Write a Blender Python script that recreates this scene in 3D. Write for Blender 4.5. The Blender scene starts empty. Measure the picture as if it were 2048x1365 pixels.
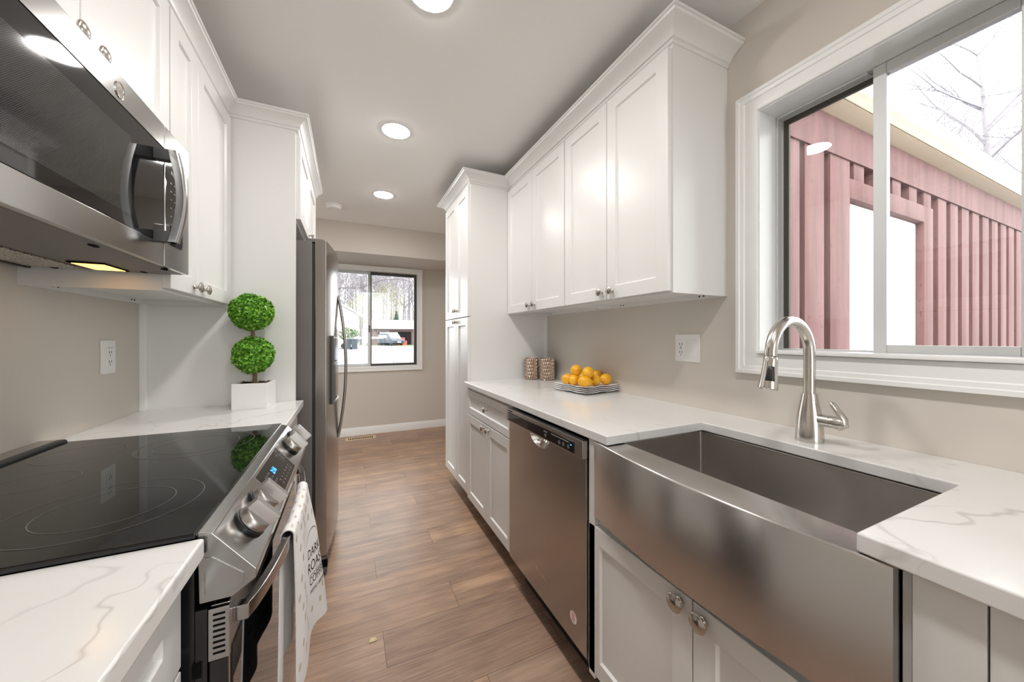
import bpy, bmesh, math, random
from mathutils import Vector, Matrix

S = bpy.context.scene
C = S.collection
PI = math.pi

# ---------------------------------------------------------------- camera
cam = bpy.data.objects.new('camera', bpy.data.cameras.new('camera'))
C.objects.link(cam)
cam.location = (0, 0, 1.216)
cam.rotation_euler = (PI / 2, 0, -math.radians(24.8))
cam.data.sensor_width = 36
cam.data.lens = 36 * 707.0 / 2048
cam.data.shift_y = -7.4 / 2048
cam.data.clip_start = 0.02
cam.data.clip_end = 500
S.camera = cam

# ---------------------------------------------------------------- world, exposure
W = bpy.data.worlds.new('overcast_sky')
S.world = W
W.use_nodes = True
bg = W.node_tree.nodes['Background']
bg.inputs[0].default_value = (0.985, 0.99, 1.0, 1)
bg.inputs[1].default_value = 4.1
S.view_settings.view_transform = 'Standard'
S.view_settings.look = 'None'
S.view_settings.exposure = 0.66
S.view_settings.gamma = 1.0
S.view_settings.use_curve_mapping = False
LAMP = 98.0            # radiance of the recessed lamps' diffusers
S.cycles.max_bounces = 10
S.cycles.diffuse_bounces = 6
S.cycles.glossy_bounces = 5
S.cycles.transparent_max_bounces = 12
S.cycles.sample_clamp_indirect = 6.0
S.cycles.caustics_reflective = False
S.cycles.caustics_refractive = False

# ---------------------------------------------------------------- materials
def mat(name, col, rough=0.5, metal=0.0, spec=0.5, **kw):
    m = bpy.data.materials.new(name)
    m.use_nodes = True
    b = m.node_tree.nodes['Principled BSDF']
    b.inputs['Base Color'].default_value = (*col, 1)
    b.inputs['Roughness'].default_value = rough
    b.inputs['Metallic'].default_value = metal
    b.inputs['Specular IOR Level'].default_value = spec
    for k, v in kw.items():
        b.inputs[k.replace('_', ' ')].default_value = v
    return m

class NT:
    """small wrapper for building node trees"""
    def __init__(s, m):
        s.t = m.node_tree; s.b = s.t.nodes['Principled BSDF']
    def n(s, typ, **kw):
        nd = s.t.nodes.new(typ)
        for k, v in kw.items():
            if k == 'inp':
                for i, x in v.items():
                    if hasattr(x, 'is_linked'): s.t.links.new(x, nd.inputs[i])
                    else: nd.inputs[i].default_value = x
            else: setattr(nd, k, v)
        return nd
    def l(s, a, b): s.t.links.new(a, b)
    def math(s, op, a, b=0.0, c=0.0):
        return s.n('ShaderNodeMath', operation=op, inp={0: a, 1: b, 2: c}).outputs[0]
    def obj(s, scale=(1, 1, 1)):
        tc = s.n('ShaderNodeTexCoord')
        mp = s.n('ShaderNodeMapping', inp={'Vector': tc.outputs['Object'], 'Scale': scale})
        return mp.outputs[0]
    def noise(s, vec, scale, detail=2.0, rough=0.5, dist=0.0):
        return s.n('ShaderNodeTexNoise', inp={'Vector': vec, 'Scale': scale, 'Detail': detail, 'Roughness': rough, 'Distortion': dist})
    def ramp(s, fac, stops):
        r = s.n('ShaderNodeValToRGB', inp={0: fac})
        e = r.color_ramp.elements
        while len(e) < len(stops): e.new(0.5)
        for k, (p, c) in enumerate(stops):
            e[k].position = p; e[k].color = (*c, 1) if len(c) == 3 else c
        return r.outputs[0]
    def mix(s, fac, a, b, mode='MIX'):
        m = s.n('ShaderNodeMix', data_type='RGBA', blend_type=mode)
        for i, x in ((0, fac), (6, a), (7, b)):
            if hasattr(x, 'is_linked'): s.l(x, m.inputs[i])
            else: m.inputs[i].default_value = x if i == 0 or len(x) == 4 else (*x, 1)
        return m.outputs[2]
    def bump(s, h, strength=0.1, dist=0.002):
        bp = s.n('ShaderNodeBump', inp={'Height': h, 'Strength': strength, 'Distance': dist})
        s.l(bp.outputs[0], s.b.inputs['Normal'])

M = {}
M['white'] = mat('white_cabinet_paint', (0.755, 0.75, 0.735), 0.32, 0, 0.5)
M['trim'] = mat('white_trim_paint', (0.85, 0.85, 0.84), 0.35)
M['ceil'] = mat('ceiling_paint', (0.88, 0.868, 0.852), 0.85, 0, 0.2)
M['plastic'] = mat('white_plastic', (0.84, 0.835, 0.82), 0.3)
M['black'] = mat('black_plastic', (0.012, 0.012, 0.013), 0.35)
M['blackmetal'] = mat('black_enamel', (0.01, 0.01, 0.011), 0.25)
M['slot'] = mat('dark_slot', (0.004, 0.004, 0.004), 0.8, 0, 0.1)
M['nickel'] = mat('brushed_nickel', (0.50, 0.465, 0.42), 0.24, 1.0)
M['chrome'] = mat('chrome', (0.78, 0.77, 0.75), 0.08, 1.0)
M['grey'] = mat('grey_painted_steel', (0.165, 0.15, 0.14), 0.42, 0.35)
M['greyplast'] = mat('grey_plastic', (0.10, 0.10, 0.10), 0.4)
M['bglass'] = mat('black_ceramic_glass', (0.006, 0.006, 0.007), 0.035, 0, 0.55)
M['ring'] = mat('grey_print', (0.10, 0.10, 0.10), 0.3)
M['print'] = mat('white_print', (0.55, 0.55, 0.55), 0.4)
M['ink'] = mat('black_ink', (0.012, 0.012, 0.014), 0.8)
M['cloth_bean'] = mat('tan_print', (0.58, 0.43, 0.27), 0.9)
M['ceramic'] = mat('white_ceramic', (0.86, 0.86, 0.85), 0.12)
M['bark'] = mat('topiary_stem', (0.20, 0.13, 0.08), 0.8)
M['soil'] = mat('soil', (0.05, 0.032, 0.02), 0.9)
M['alum'] = mat('aluminium_frame', (0.70, 0.71, 0.715), 0.45, 0.25)
M['darkalum'] = mat('dark_window_frame', (0.075, 0.066, 0.055), 0.5, 0.3)
M['gutter'] = mat('cream_gutter', (0.44, 0.40, 0.31), 0.35)
M['soffit'] = mat('tan_gutter_shade', (0.62, 0.52, 0.38), 0.6)  # tone of the gutter's underside, its shade and dirt put into the colour
M['roof'] = mat('shingle_roof', (0.2, 0.19, 0.185), 0.9)
M['doorwhite'] = mat('white_door_paint', (0.9, 0.9, 0.9), 0.4)
M['trunk'] = mat('tree_bark', (0.29, 0.27, 0.285), 0.9)
M['darkbark'] = mat('dark_tree_bark', (0.085, 0.075, 0.072), 0.9)
M['evergreen'] = mat('evergreen_needles', (0.035, 0.075, 0.045), 0.8)
M['springleaf'] = mat('spring_leaf', (0.20, 0.205, 0.06), 0.7)
M['bush'] = mat('bush_leaf', (0.055, 0.10, 0.035), 0.7)
M['asphalt'] = mat('pale_asphalt', (0.19, 0.197, 0.215), 0.9)
M['patio'] = mat('pale_bounce_paving', (0.62, 0.61, 0.59), 0.9)  # unseen paving, very pale so daylight bounces up to the ceiling
M['lawn'] = mat('lawn', (0.12, 0.155, 0.05), 0.95)
M['siding'] = mat('cream_siding', (0.68, 0.66, 0.60), 0.8)
M['brick'] = mat('red_brown_siding', (0.115, 0.07, 0.068), 0.85)
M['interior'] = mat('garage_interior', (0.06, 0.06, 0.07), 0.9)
M['carpaint'] = mat('dark_blue_paint', (0.04, 0.052, 0.075), 0.3)
M['carglass'] = mat('car_glass', (0.25, 0.28, 0.30), 0.08)
M['silver'] = mat('silver_paint', (0.55, 0.57, 0.6), 0.3, 0.3)
M['rubber'] = mat('tyre_rubber', (0.02, 0.02, 0.02), 0.8)
M['bin'] = mat('green_grey_bin', (0.045, 0.06, 0.07), 0.6)
M['red'] = mat('red_plastic', (0.55, 0.06, 0.05), 0.5)
M['chip'] = mat('cream_scrap', (0.72, 0.58, 0.38), 0.7)

def wallpaint(name, col):
    m = mat(name, col, 0.7, 0, 0.25); t = NT(m)
    n = t.noise(t.obj(), 260.0, 3.0)
    t.bump(n.outputs[0], 0.06, 0.001)
    return m
M['wall'] = wallpaint('greige_wall_paint', (0.635, 0.59, 0.535))

def steel(name, col, rough, along='Y', aniso=0.6, amp=0.018):
    m = mat(name, col, rough, 1.0); t = NT(m)
    sc = {'Y': (400, 3, 400), 'Z': (400, 400, 3), 'X': (3, 400, 400)}[along]
    n = t.noise(t.obj(sc), 1.0, 2.0) if amp else None
    big = t.noise(t.obj((2, 2, 2)), 1.6, 2.0)
    if amp:
        r = t.math('MULTIPLY_ADD', n.outputs[0], amp, rough - amp / 2)
        r2 = t.math('MULTIPLY_ADD', big.outputs[0], 0.03, -0.015)
        t.l(t.math('ADD', r, r2), t.b.inputs['Roughness'])
    t.b.inputs['Anisotropic'].default_value = aniso
    v = {'Y': (0.05, 0.03, 1), 'Z': (0.05, 0.03, 1), 'X': (0.03, 0.05, 1)}[along]
    cb = t.n('ShaderNodeCombineXYZ', inp={0: v[0], 1: v[1], 2: v[2]})
    t.l(cb.outputs[0], t.b.inputs['Tangent'])
    return m
M['steel'] = steel('brushed_steel', (0.44, 0.415, 0.39), 0.25)
M['steelmw'] = steel('brushed_steel_light', (0.43, 0.425, 0.418), 0.19, 'Y', 0.7, 0.0)
M['sinksteel'] = steel('brushed_sink_steel', (0.54, 0.515, 0.49), 0.27, 'Y', 0.8, 0.0)
M['steelf'] = steel('brushed_fridge_steel', (0.40, 0.375, 0.355), 0.22, 'Z', 0.4)
M['knobsteel'] = mat('knob_steel', (0.50, 0.48, 0.46), 0.34, 1.0)
M['faucet'] = mat('satin_nickel', (0.62, 0.59, 0.55), 0.22, 1.0)

def floor_mat():
    m = mat('oak_plank_floor', (0.3, 0.2, 0.13), 0.38, 0, 0.45); t = NT(m)
    tc = t.n('ShaderNodeTexCoord')
    sp = t.n('ShaderNodeSeparateXYZ', inp={0: tc.outputs['Object']})
    x, y = sp.outputs[0], sp.outputs[1]
    w, L = 0.1785, 1.22
    ry = t.math('DIVIDE', t.math('SUBTRACT', y, 1.371 - 30 * w), w)
    k = t.math('FLOOR', ry); fy = t.math('FRACT', ry)
    km = t.math('MODULO', k, 3.0)
    rx = t.math('DIVIDE', t.math('SUBTRACT', x, t.math('MULTIPLY_ADD', km, 0.325, 0.128 - 10 * L)), L)
    b = t.math('FLOOR', rx); fx = t.math('FRACT', rx)
    idv = t.n('ShaderNodeCombineXYZ', inp={0: b, 1: k, 2: 0.0})
    wn = t.n('ShaderNodeTexWhiteNoise', noise_dimensions='3D', inp={0: idv.outputs[0]})
    rnd = wn.outputs[0]
    wn2 = t.n('ShaderNodeTexWhiteNoise', noise_dimensions='4D', inp={0: idv.outputs[0], 1: 3.7})
    # grain coordinates, shifted per board
    gx = t.math('MULTIPLY_ADD', rnd, 37.0, x)
    gy = t.math('MULTIPLY_ADD', wn2.outputs[0], 11.0, y)
    gv = t.n('ShaderNodeCombineXYZ', inp={0: gx, 1: gy, 2: 0.0})
    def mp(sc): return t.n('ShaderNodeMapping', inp={'Vector': gv.outputs[0], 'Scale': sc}).outputs[0]
    fine = t.noise(mp((7, 190, 1)), 1.0, 4.0, 0.6, 0.3)
    mid = t.noise(mp((1.7, 22, 1)), 1.0, 3.0, 0.55, 0.9)
    cath = t.n('ShaderNodeTexWave', wave_type='RINGS', rings_direction='Y', inp={'Vector': mp((0.75, 9.5, 1)), 'Scale': 1.5, 'Distortion': 5.0, 'Detail': 2.0, 'Detail Scale': 1.2, 'Detail Roughness': 0.6})
    base = t.ramp(rnd, [(0.0, (0.31, 0.195, 0.138)), (0.3, (0.51, 0.318, 0.202)), (0.65, (0.42, 0.283, 0.207)), (1.0, (0.56, 0.35, 0.217))])
    c1 = t.mix(t.ramp(mid.outputs[0], [(0.35, (0, 0, 0)), (0.72, (1, 1, 1))]), base, (0.235, 0.142, 0.103))
    c2 = t.mix(t.math('MULTIPLY', t.ramp(cath.outputs[0], [(0.55, (0, 0, 0)), (0.95, (1, 1, 1))]), 0.28), c1, (0.20, 0.125, 0.09))
    c3 = t.mix(t.math('MULTIPLY', t.ramp(fine.outputs[0], [(0.42, (0, 0, 0)), (0.68, (1, 1, 1))]), 0.38), c2, (0.55, 0.39, 0.28))
    dk = t.ramp(fine.outputs[0], [(0.28, (1, 1, 1)), (0.42, (0, 0, 0))])
    c4 = t.mix(t.math('MULTIPLY', dk, 0.35), c3, (0.19, 0.115, 0.08))
    ey = t.math('MULTIPLY', t.math('MINIMUM', fy, t.math('SUBTRACT', 1.0, fy)), w)
    ex = t.math('MULTIPLY', t.math('MINIMUM', fx, t.math('SUBTRACT', 1.0, fx)), L)
    e = t.math('MINIMUM', ex, ey)
    seam = t.ramp(t.math('MULTIPLY', e, 400.0), [(0.15, (1, 1, 1)), (0.6, (0, 0, 0))])
    c5 = t.mix(t.math('MULTIPLY', seam, 0.8), c4, (0.045, 0.028, 0.02))
    t.l(c5, t.b.inputs['Base Color'])
    t.l(t.math('MULTIPLY_ADD', fine.outputs[0], 0.22, 0.27), t.b.inputs['Roughness'])
    h = t.math('SUBTRACT', t.math('MULTIPLY', fine.outputs[0], 0.25), seam)
    t.bump(h, 0.25, 0.0012)
    return m
M['floor'] = floor_mat()

def quartz():
    m = mat('white_veined_quartz', (0.77, 0.765, 0.75), 0.16, 0, 0.5); t = NT(m)
    v = t.obj()
    warp = t.noise(v, 2.1, 4.0, 0.55)
    wv = t.n('ShaderNodeVectorMath', operation='SCALE', inp={0: warp.outputs[1], 'Scale': 0.55})
    vv = t.n('ShaderNodeVectorMath', operation='ADD', inp={0: v, 1: wv.outputs[0]})
    def vein(scale, lo, hi, off):
        mp = t.n('ShaderNodeMapping', inp={'Vector': vv.outputs[0], 'Location': off, 'Rotation': (0, 0, 0.6), 'Scale': (1.0, 0.55, 1.0)})
        n = t.noise(mp.outputs[0], scale, 1.5, 0.5)
        a = t.math('ABSOLUTE', t.math('SUBTRACT', n.outputs[0], 0.5))
        return t.ramp(a, [(lo, (1, 1, 1)), (hi, (0, 0, 0))])
    v1 = vein(2.2, 0.001, 0.008, (0.3, 0.1, 0.0))
    v2 = vein(4.3, 0.0006, 0.005, (4.3, 2.1, 0.7))
    mask = t.ramp(t.noise(v, 3.3, 2.0).outputs[0], [(0.42, (0, 0, 0)), (0.62, (1, 1, 1))])
    mask2 = t.ramp(t.noise(v, 2.3, 2.0).outputs[0], [(0.48, (0, 0, 0)), (0.62, (1, 1, 1))])
    f1 = t.math('MULTIPLY', v1, t.math('MULTIPLY_ADD', mask, 0.40, 0.04))
    f2 = t.math('MULTIPLY', t.math('MULTIPLY', v2, mask2), 0.42)
    f = t.math('MINIMUM', t.math('ADD', f1, f2), 0.75)
    cl = t.noise(v, 5.0, 3.0)
    basec = t.ramp(cl.outputs[0], [(0.3, (0.715, 0.708, 0.695)), (0.7, (0.75, 0.745, 0.735))])
    t.l(t.mix(f, basec, (0.30, 0.285, 0.27)), t.b.inputs['Base Color'])
    return m
M['quartz'] = quartz()

def glass(name, tint=(0.97, 0.985, 0.98)):
    m = bpy.data.materials.new(name); m.use_nodes = True
    t = m.node_tree; t.nodes.clear()
    o = t.nodes.new('ShaderNodeOutputMaterial'); mx = t.nodes.new('ShaderNodeMixShader')
    tr = t.nodes.new('ShaderNodeBsdfTransparent'); gl = t.nodes.new('ShaderNodeBsdfGlossy')
    fr = t.nodes.new('ShaderNodeFresnel'); fr.inputs[0].default_value = 1.5
    tr.inputs[0].default_value = (*tint, 1); gl.inputs['Roughness'].default_value = 0.01
    t.links.new(fr.outputs[0], mx.inputs[0]); t.links.new(tr.outputs[0], mx.inputs[1]); t.links.new(gl.outputs[0], mx.inputs[2])
    t.links.new(mx.outputs[0], o.inputs[0])
    return m
M['glass'] = glass('window_glass')

def emit(name, col, s):
    m = mat(name, col, 0.5)
    b = m.node_tree.nodes['Principled BSDF']
    b.inputs['Emission Color'].default_value = (*col, 1)
    b.inputs['Emission Strength'].default_value = s
    return m
M['lamp'] = emit('lamp_diffuser', (1.0, 0.972, 0.94), LAMP)
M['bulb'] = emit('warm_lamp_lens', (1.0, 0.50, 0.10), 2.6)
M['blue'] = emit('blue_display', (0.03, 0.30, 1.0), 2.5)

def red_wood():
    m = mat('red_stained_boards', (0.4, 0.2, 0.18), 0.75); t = NT(m)
    n = t.noise(t.obj((12, 12, 1.2)), 1.0, 4.0, 0.6)
    s = t.noise(t.obj((60, 60, 3)), 1.0, 2.0)
    k = t.ramp(t.noise(t.obj((38, 38, 38)), 1.0, 0.0).outputs[0], [(0.74, (0, 0, 0)), (0.78, (1, 1, 1))])
    c = t.ramp(n.outputs[0], [(0.25, (0.070, 0.024, 0.022)), (0.5, (0.125, 0.050, 0.046)), (0.8, (0.18, 0.088, 0.082))])
    c = t.mix(t.math('MULTIPLY', s.outputs[0], 0.25), c, (0.25, 0.135, 0.127))
    c = t.mix(t.math('MULTIPLY', k, 0.6), c, (0.06, 0.03, 0.03))
    t.l(c, t.b.inputs['Base Color'])
    return m
M['redwood'] = red_wood()

def leaf_mat():
    m = mat('boxwood_leaf', (0.1, 0.3, 0.03), 0.42); t = NT(m)
    g = t.n('ShaderNodeNewGeometry')
    c = t.ramp(g.outputs['Random Per Island'], [(0.0, (0.055, 0.17, 0.012)), (0.45, (0.12, 0.36, 0.022)), (0.8, (0.21, 0.50, 0.04)), (1.0, (0.36, 0.62, 0.10))])
    t.l(c, t.b.inputs['Base Color'])
    return m
M['leaf'] = leaf_mat()

def lemon_mat():
    m = mat('lemon_skin', (0.8, 0.42, 0.02), 0.35); t = NT(m)
    n = t.noise(t.obj(), 30.0, 3.0)
    c = t.ramp(n.outputs[0], [(0.3, (0.80, 0.36, 0.010)), (0.7, (0.84, 0.47, 0.022))])
    t.l(c, t.b.inputs['Base Color'])
    p = t.noise(t.obj(), 420.0, 1.0)
    t.bump(p.outputs[0], 0.25, 0.001)
    return m
M['lemon'] = lemon_mat()
M['votive'] = mat('bronze_mercury_glass', (0.55, 0.43, 0.35), 0.12, 0.92)

def cloth():
    m = mat('white_cotton', (0.82, 0.80, 0.79), 0.95, 0, 0.1); t = NT(m)
    t.bump(t.noise(t.obj(), 900.0, 1.0).outputs[0], 0.2, 0.0006)
    return m
M['cloth'] = cloth()

def mesh_mat():
    m = mat('oven_window_screen', (0.01, 0.01, 0.01), 0.05, 0, 0.5); t = NT(m)
    sp = t.n('ShaderNodeSeparateXYZ', inp={0: t.obj((1, 1, 1))})
    def g(a): return t.math('SINE', t.math('MULTIPLY', a, 2 * PI / 0.0035))
    v = t.math('GREATER_THAN', t.math('MULTIPLY', g(sp.outputs[1]), g(sp.outputs[2])), 0.05)
    t.l(t.mix(v, (0.012, 0.012, 0.012), (0.055, 0.055, 0.055)), t.b.inputs['Base Color'])
    return m
M['screen'] = mesh_mat()

def filt_mat():
    m = mat('aluminium_filter_mesh', (0.45, 0.43, 0.40), 0.35, 0.9); t = NT(m)
    v = t.n('ShaderNodeTexVoronoi', inp={'Vector': t.obj(), 'Scale': 170.0})
    t.l(t.ramp(v.outputs['Distance'], [(0.2, (0.06, 0.055, 0.05)), (0.5, (0.6, 0.57, 0.52))]), t.b.inputs['Base Color'])
    t.bump(v.outputs['Distance'], 0.6, 0.002)
    return m
M['filter'] = filt_mat()

# ---------------------------------------------------------------- mesh builder
OFF = {}
SPLIT = {'side_slot', 'handle_mount', 'push_button', 'screw_hole', 'vent_slot', 'slot', 'screw', 'dispenser_trim', 'side_window', 'batten', 'door_trim'}
def fr4(b, axis, p0, p1, a0, a1, z0, z1, l, r, bo, tp):
    """four bars round an opening: full-height stiles, rails between them"""
    for q in ((a0, a0 + l, z0, z1), (a1 - r, a1, z0, z1), (a0 + l, a1 - r, z1 - tp, z1), (a0 + l, a1 - r, z0, z0 + bo)):
        if axis == 'X': b.box(p0, p1, *q)
        else: b.box(q[0], q[1], p0, p1, q[2], q[3])
    return b
class MB:
    def __init__(s): s.bm = bmesh.new(); s.mi = 0
    def face(s, vs):
        try:
            f = s.bm.faces.new(vs); f.material_index = s.mi; return f
        except ValueError: return None
    def v(s, p): return s.bm.verts.new(p)
    def box(s, x0, x1, y0, y1, z0, z1):
        v = [s.v(p) for p in ((x0, y0, z0), (x1, y0, z0), (x1, y1, z0), (x0, y1, z0), (x0, y0, z1), (x1, y0, z1), (x1, y1, z1), (x0, y1, z1))]
        for q in ((0, 3, 2, 1), (4, 5, 6, 7), (0, 1, 5, 4), (1, 2, 6, 5), (2, 3, 7, 6), (3, 0, 4, 7)): s.face([v[i] for i in q])
        return s
    def prism(s, pts, axis, a0, a1):
        """extrude a 2D polygon along an axis; pts are the two other coordinates in xyz order"""
        def P(p, a):
            return {'X': (a, p[0], p[1]), 'Y': (p[0], a, p[1]), 'Z': (p[0], p[1], a)}[axis]
        A = [s.v(P(p, a0)) for p in pts]; B = [s.v(P(p, a1)) for p in pts]
        n = len(pts)
        s.face(A[::-1]); s.face(B)
        for i in range(n): s.face([A[i], A[(i + 1) % n], B[(i + 1) % n], B[i]])
        return s
    def sweep(s, prof, path, side=1):
        """sweep profile (outward offset, z) along an xy polyline with mitred corners"""
        n = len(path); rings = []
        for i, p in enumerate(path):
            ds = []
            if i > 0: ds.append(Vector((p[0] - path[i - 1][0], p[1] - path[i - 1][1])).normalized())
            if i < n - 1: ds.append(Vector((path[i + 1][0] - p[0], path[i + 1][1] - p[1])).normalized())
            ns = [Vector((d.y, -d.x)) * side for d in ds]
            m = ns[0] if len(ns) == 1 else (ns[0] + ns[1]) / (1 + ns[0].dot(ns[1]))
            rings.append([s.v((p[0] + m.x * o, p[1] + m.y * o, z)) for o, z in prof])
        for a, b in zip(rings, rings[1:]):
            for j in range(len(prof)):
                k = (j + 1) % len(prof); s.face([a[j], a[k], b[k], b[j]])
        s.face(rings[0][::-1]); s.face(rings[-1])
        return s
    def lathe(s, prof, o, ax=(0, 0, 1), n=24, sx=1.0, close=True):
        """revolve (radius, along) about axis ax through o"""
        ax = Vector(ax).normalized(); u = ax.orthogonal().normalized()
        if abs(ax.z) < 0.99: u = Vector((0, 0, 1)) - ax * ax.z; u.normalize()
        w = ax.cross(u); o = Vector(o); rings = []
        for r, h in prof:
            if r < 1e-6: rings.append([s.v(o + ax * h)])
            else: rings.append([s.v(o + ax * h + (u * math.cos(2 * PI * i / n) + w * sx * math.sin(2 * PI * i / n)) * r) for i in range(n)])
        for a, b in zip(rings, rings[1:]):
            for i in range(n):
                j = (i + 1) % n
                if len(a) == 1 and len(b) == 1: continue
                if len(a) == 1: s.face([a[0], b[j], b[i]])
                elif len(b) == 1: s.face([a[i], a[j], b[0]])
                else: s.face([a[i], a[j], b[j], b[i]])
        if close:
            if len(rings[0]) > 1: s.face(rings[0][::-1])
            if len(rings[-1]) > 1: s.face(rings[-1])
        return s
    def tube(s, pts, rad, n=12, caps=True, flat=None):
        pts = [Vector(p) for p in pts]; rings = []
        prev = None
        for i, p in enumerate(pts):
            t = (pts[min(i + 1, len(pts) - 1)] - pts[max(i - 1, 0)]).normalized()
            if prev is None: u = t.orthogonal().normalized() if flat is None else (Vector(flat) - t * t.dot(Vector(flat))).normalized()
            else: u = (prev - t * prev.dot(t)).normalized()
            prev = u; w = t.cross(u)
            r = rad[i] if isinstance(rad, (list, tuple)) else rad
            ra, rb = r if isinstance(r, tuple) else (r, r)
            rings.append([s.v(p + u * math.cos(2 * PI * k / n) * ra + w * math.sin(2 * PI * k / n) * rb) for k in range(n)])
        for a, b in zip(rings, rings[1:]):
            for k in range(n):
                j = (k + 1) % n; s.face([a[k], a[j], b[j], b[k]])
        if caps: s.face(rings[0][::-1]); s.face(rings[-1])
        return s
    def bar(s, pts, u, hw, hh):
        """rectangular section bar along pts; u = direction of half width hw, Z gets hh"""
        rings = []
        for i, p in enumerate(pts):
            p = Vector(p)
            uu = Vector(u[i]) if isinstance(u, list) else Vector(u)
            rings.append([s.v(p + uu * a * hw + Vector((0, 0, b * hh))) for a, b in ((-1, -1), (1, -1), (1, 1), (-1, 1))])
        for a, b in zip(rings, rings[1:]):
            for k in range(4): s.face([a[k], a[(k + 1) % 4], b[(k + 1) % 4], b[k]])
        s.face(rings[0][::-1]); s.face(rings[-1]); return s
    def grid(s, f, nu, nv, cu=False):
        V = [[s.v(f(i / nu, j / nv)) for j in range(nv + 1)] for i in range(nu + (0 if cu else 1))]
        for i in range(nu):
            for j in range(nv):
                a = V[i]; b = V[(i + 1) % len(V)]
                s.face([a[j], b[j], b[j + 1], a[j + 1]])
        return s
    def sphere(s, c, r, n=16, m=10, scale=(1, 1, 1)):
        c = Vector(c)
        prof = [(math.sin(PI * i / m) * r, -math.cos(PI * i / m) * r) for i in range(m + 1)]
        k0 = len(s.bm.verts)
        s.lathe(prof, (0, 0, 0), n=n, close=False)
        s.bm.verts.ensure_lookup_table()
        for vv in s.bm.verts[k0:]: vv.co = Vector((vv.co.x * scale[0], vv.co.y * scale[1], vv.co.z * scale[2])) + c
        return s
    def shaker(s, fx, sg, y0, y1, z0, z1, th=0.02, st=0.055, dep=0.009, axis='X'):
        """framed door with a recessed panel; front face at fx, facing sg along the axis"""
        def P(d, a, z):
            q = fx - sg * d
            return (q, a, z) if axis == 'X' else (a, q, z)
        def ring(d, ins): return [s.v(P(d, a, z)) for a, z in ((y0 + ins, z0 + ins), (y1 - ins, z0 + ins), (y1 - ins, z1 - ins), (y0 + ins, z1 - ins))]
        r0, r1, r2, r3 = ring(th, 0), ring(0, 0), ring(0, st), ring(dep, st + 0.004)
        for a, b in ((r0, r1), (r1, r2), (r2, r3)):
            for k in range(4): s.face([a[k], a[(k + 1) % 4], b[(k + 1) % 4], b[k]])
        s.face(r3); s.face(r0[::-1])
        return s
    def build(s, name, mats, parent=None, bevel=0.0, seg=2, smooth=35, loc=None, keep=False):
        bm = s.bm
        if not keep: bmesh.ops.recalc_face_normals(bm, faces=bm.faces[:])
        if bevel:
            es = [e for e in bm.edges if len(e.link_faces) == 2 and e.calc_face_angle(0) > math.radians(28)]
            bmesh.ops.bevel(bm, geom=es, offset=bevel, segments=seg, profile=0.5, affect='EDGES', clamp_overlap=True)
        if name in SPLIT and not keep:
            left = set(bm.verts); isl = []
            while left:
                st = [left.pop()]; grp = set(st)
                while st:
                    for e in st.pop().link_edges:
                        for w_ in e.verts:
                            if w_ in left: left.discard(w_); grp.add(w_); st.append(w_)
                isl.append(grp)
            if len(isl) > 1:
                out = None
                for grp in isl:
                    m2 = MB(); mp_ = {}
                    for f in bm.faces:
                        if f.verts[0] in grp:
                            for v_ in f.verts:
                                if v_ not in mp_: mp_[v_] = m2.v(v_.co)
                            m2.face([mp_[v_] for v_ in f.verts])
                    out = m2.build(name, mats, parent, 0.0, seg, smooth, loc, False)
                bm.free()
                return out
        off = OFF.get(parent.name, Vector((0, 0, 0))) if parent else Vector((0, 0, 0))
        if loc is not None: off = Vector(loc)
        if off.length > 0: bmesh.ops.translate(bm, verts=bm.verts[:], vec=-off)
        me = bpy.data.meshes.new(name); bm.to_mesh(me); bm.free()
        for m in (mats if isinstance(mats, (list, tuple)) else [mats]): me.materials.append(M[m] if isinstance(m, str) else m)
        if smooth:
            for p in me.polygons: p.use_smooth = True
            me.set_sharp_from_angle(angle=math.radians(smooth))
        o = bpy.data.objects.new(name, me); C.objects.link(o)
        if bevel and smooth:
            wn = o.modifiers.new('weighted_normals', 'WEIGHTED_NORMAL'); wn.weight = 80; wn.keep_sharp = True
        if parent:
            o.parent = parent; OFF[o.name] = off
        else:
            o.location = off; OFF[o.name] = off
        return o

def thing(name, label, cat, loc, group=None):
    o = bpy.data.objects.new(name, None); C.objects.link(o)
    o.empty_display_size = 0.05
    o.location = loc; OFF[o.name] = Vector(loc)
    o['label'] = label; o['category'] = cat
    if group: o['group'] = group
    return o
def tag(o, label, cat, group=None):
    o['label'] = label; o['category'] = cat
    if group: o['group'] = group
    return o
def struct(o, label, cat):
    o['kind'] = 'structure'; o['label'] = label; o['category'] = cat; return o
def box(name, m, parent, x0, x1, y0, y1, z0, z1, bevel=0.0, **k):
    return MB().box(x0, x1, y0, y1, z0, z1).build(name, m, parent, bevel, **k)

def text(name, s, size, mapf, m, parent, align='CENTER', shear=0.0, bold=0.0, sub=0):
    cu = bpy.data.curves.new('t', 'FONT'); cu.body = s; cu.size = size; cu.align_x = align; cu.align_y = 'CENTER'
    cu.shear = shear; cu.offset = bold; cu.resolution_u = 3
    o = bpy.data.objects.new('t', cu); C.objects.link(o)
    dg = bpy.context.evaluated_depsgraph_get()
    me = bpy.data.meshes.new_from_object(o.evaluated_get(dg))
    bpy.data.objects.remove(o); bpy.data.curves.remove(cu)
    bm = bmesh.new(); bm.from_mesh(me); bpy.data.meshes.remove(me)
    if sub: bmesh.ops.subdivide_edges(bm, edges=bm.edges[:], cuts=sub, use_grid_fill=True)
    bmesh.ops.triangulate(bm, faces=bm.faces[:])
    for v in bm.verts: v.co = Vector(mapf(v.co.x, v.co.y))
    mb = MB(); mb.bm.free(); mb.bm = bm
    return mb.build(name, m, parent, smooth=0, keep=True)

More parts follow.
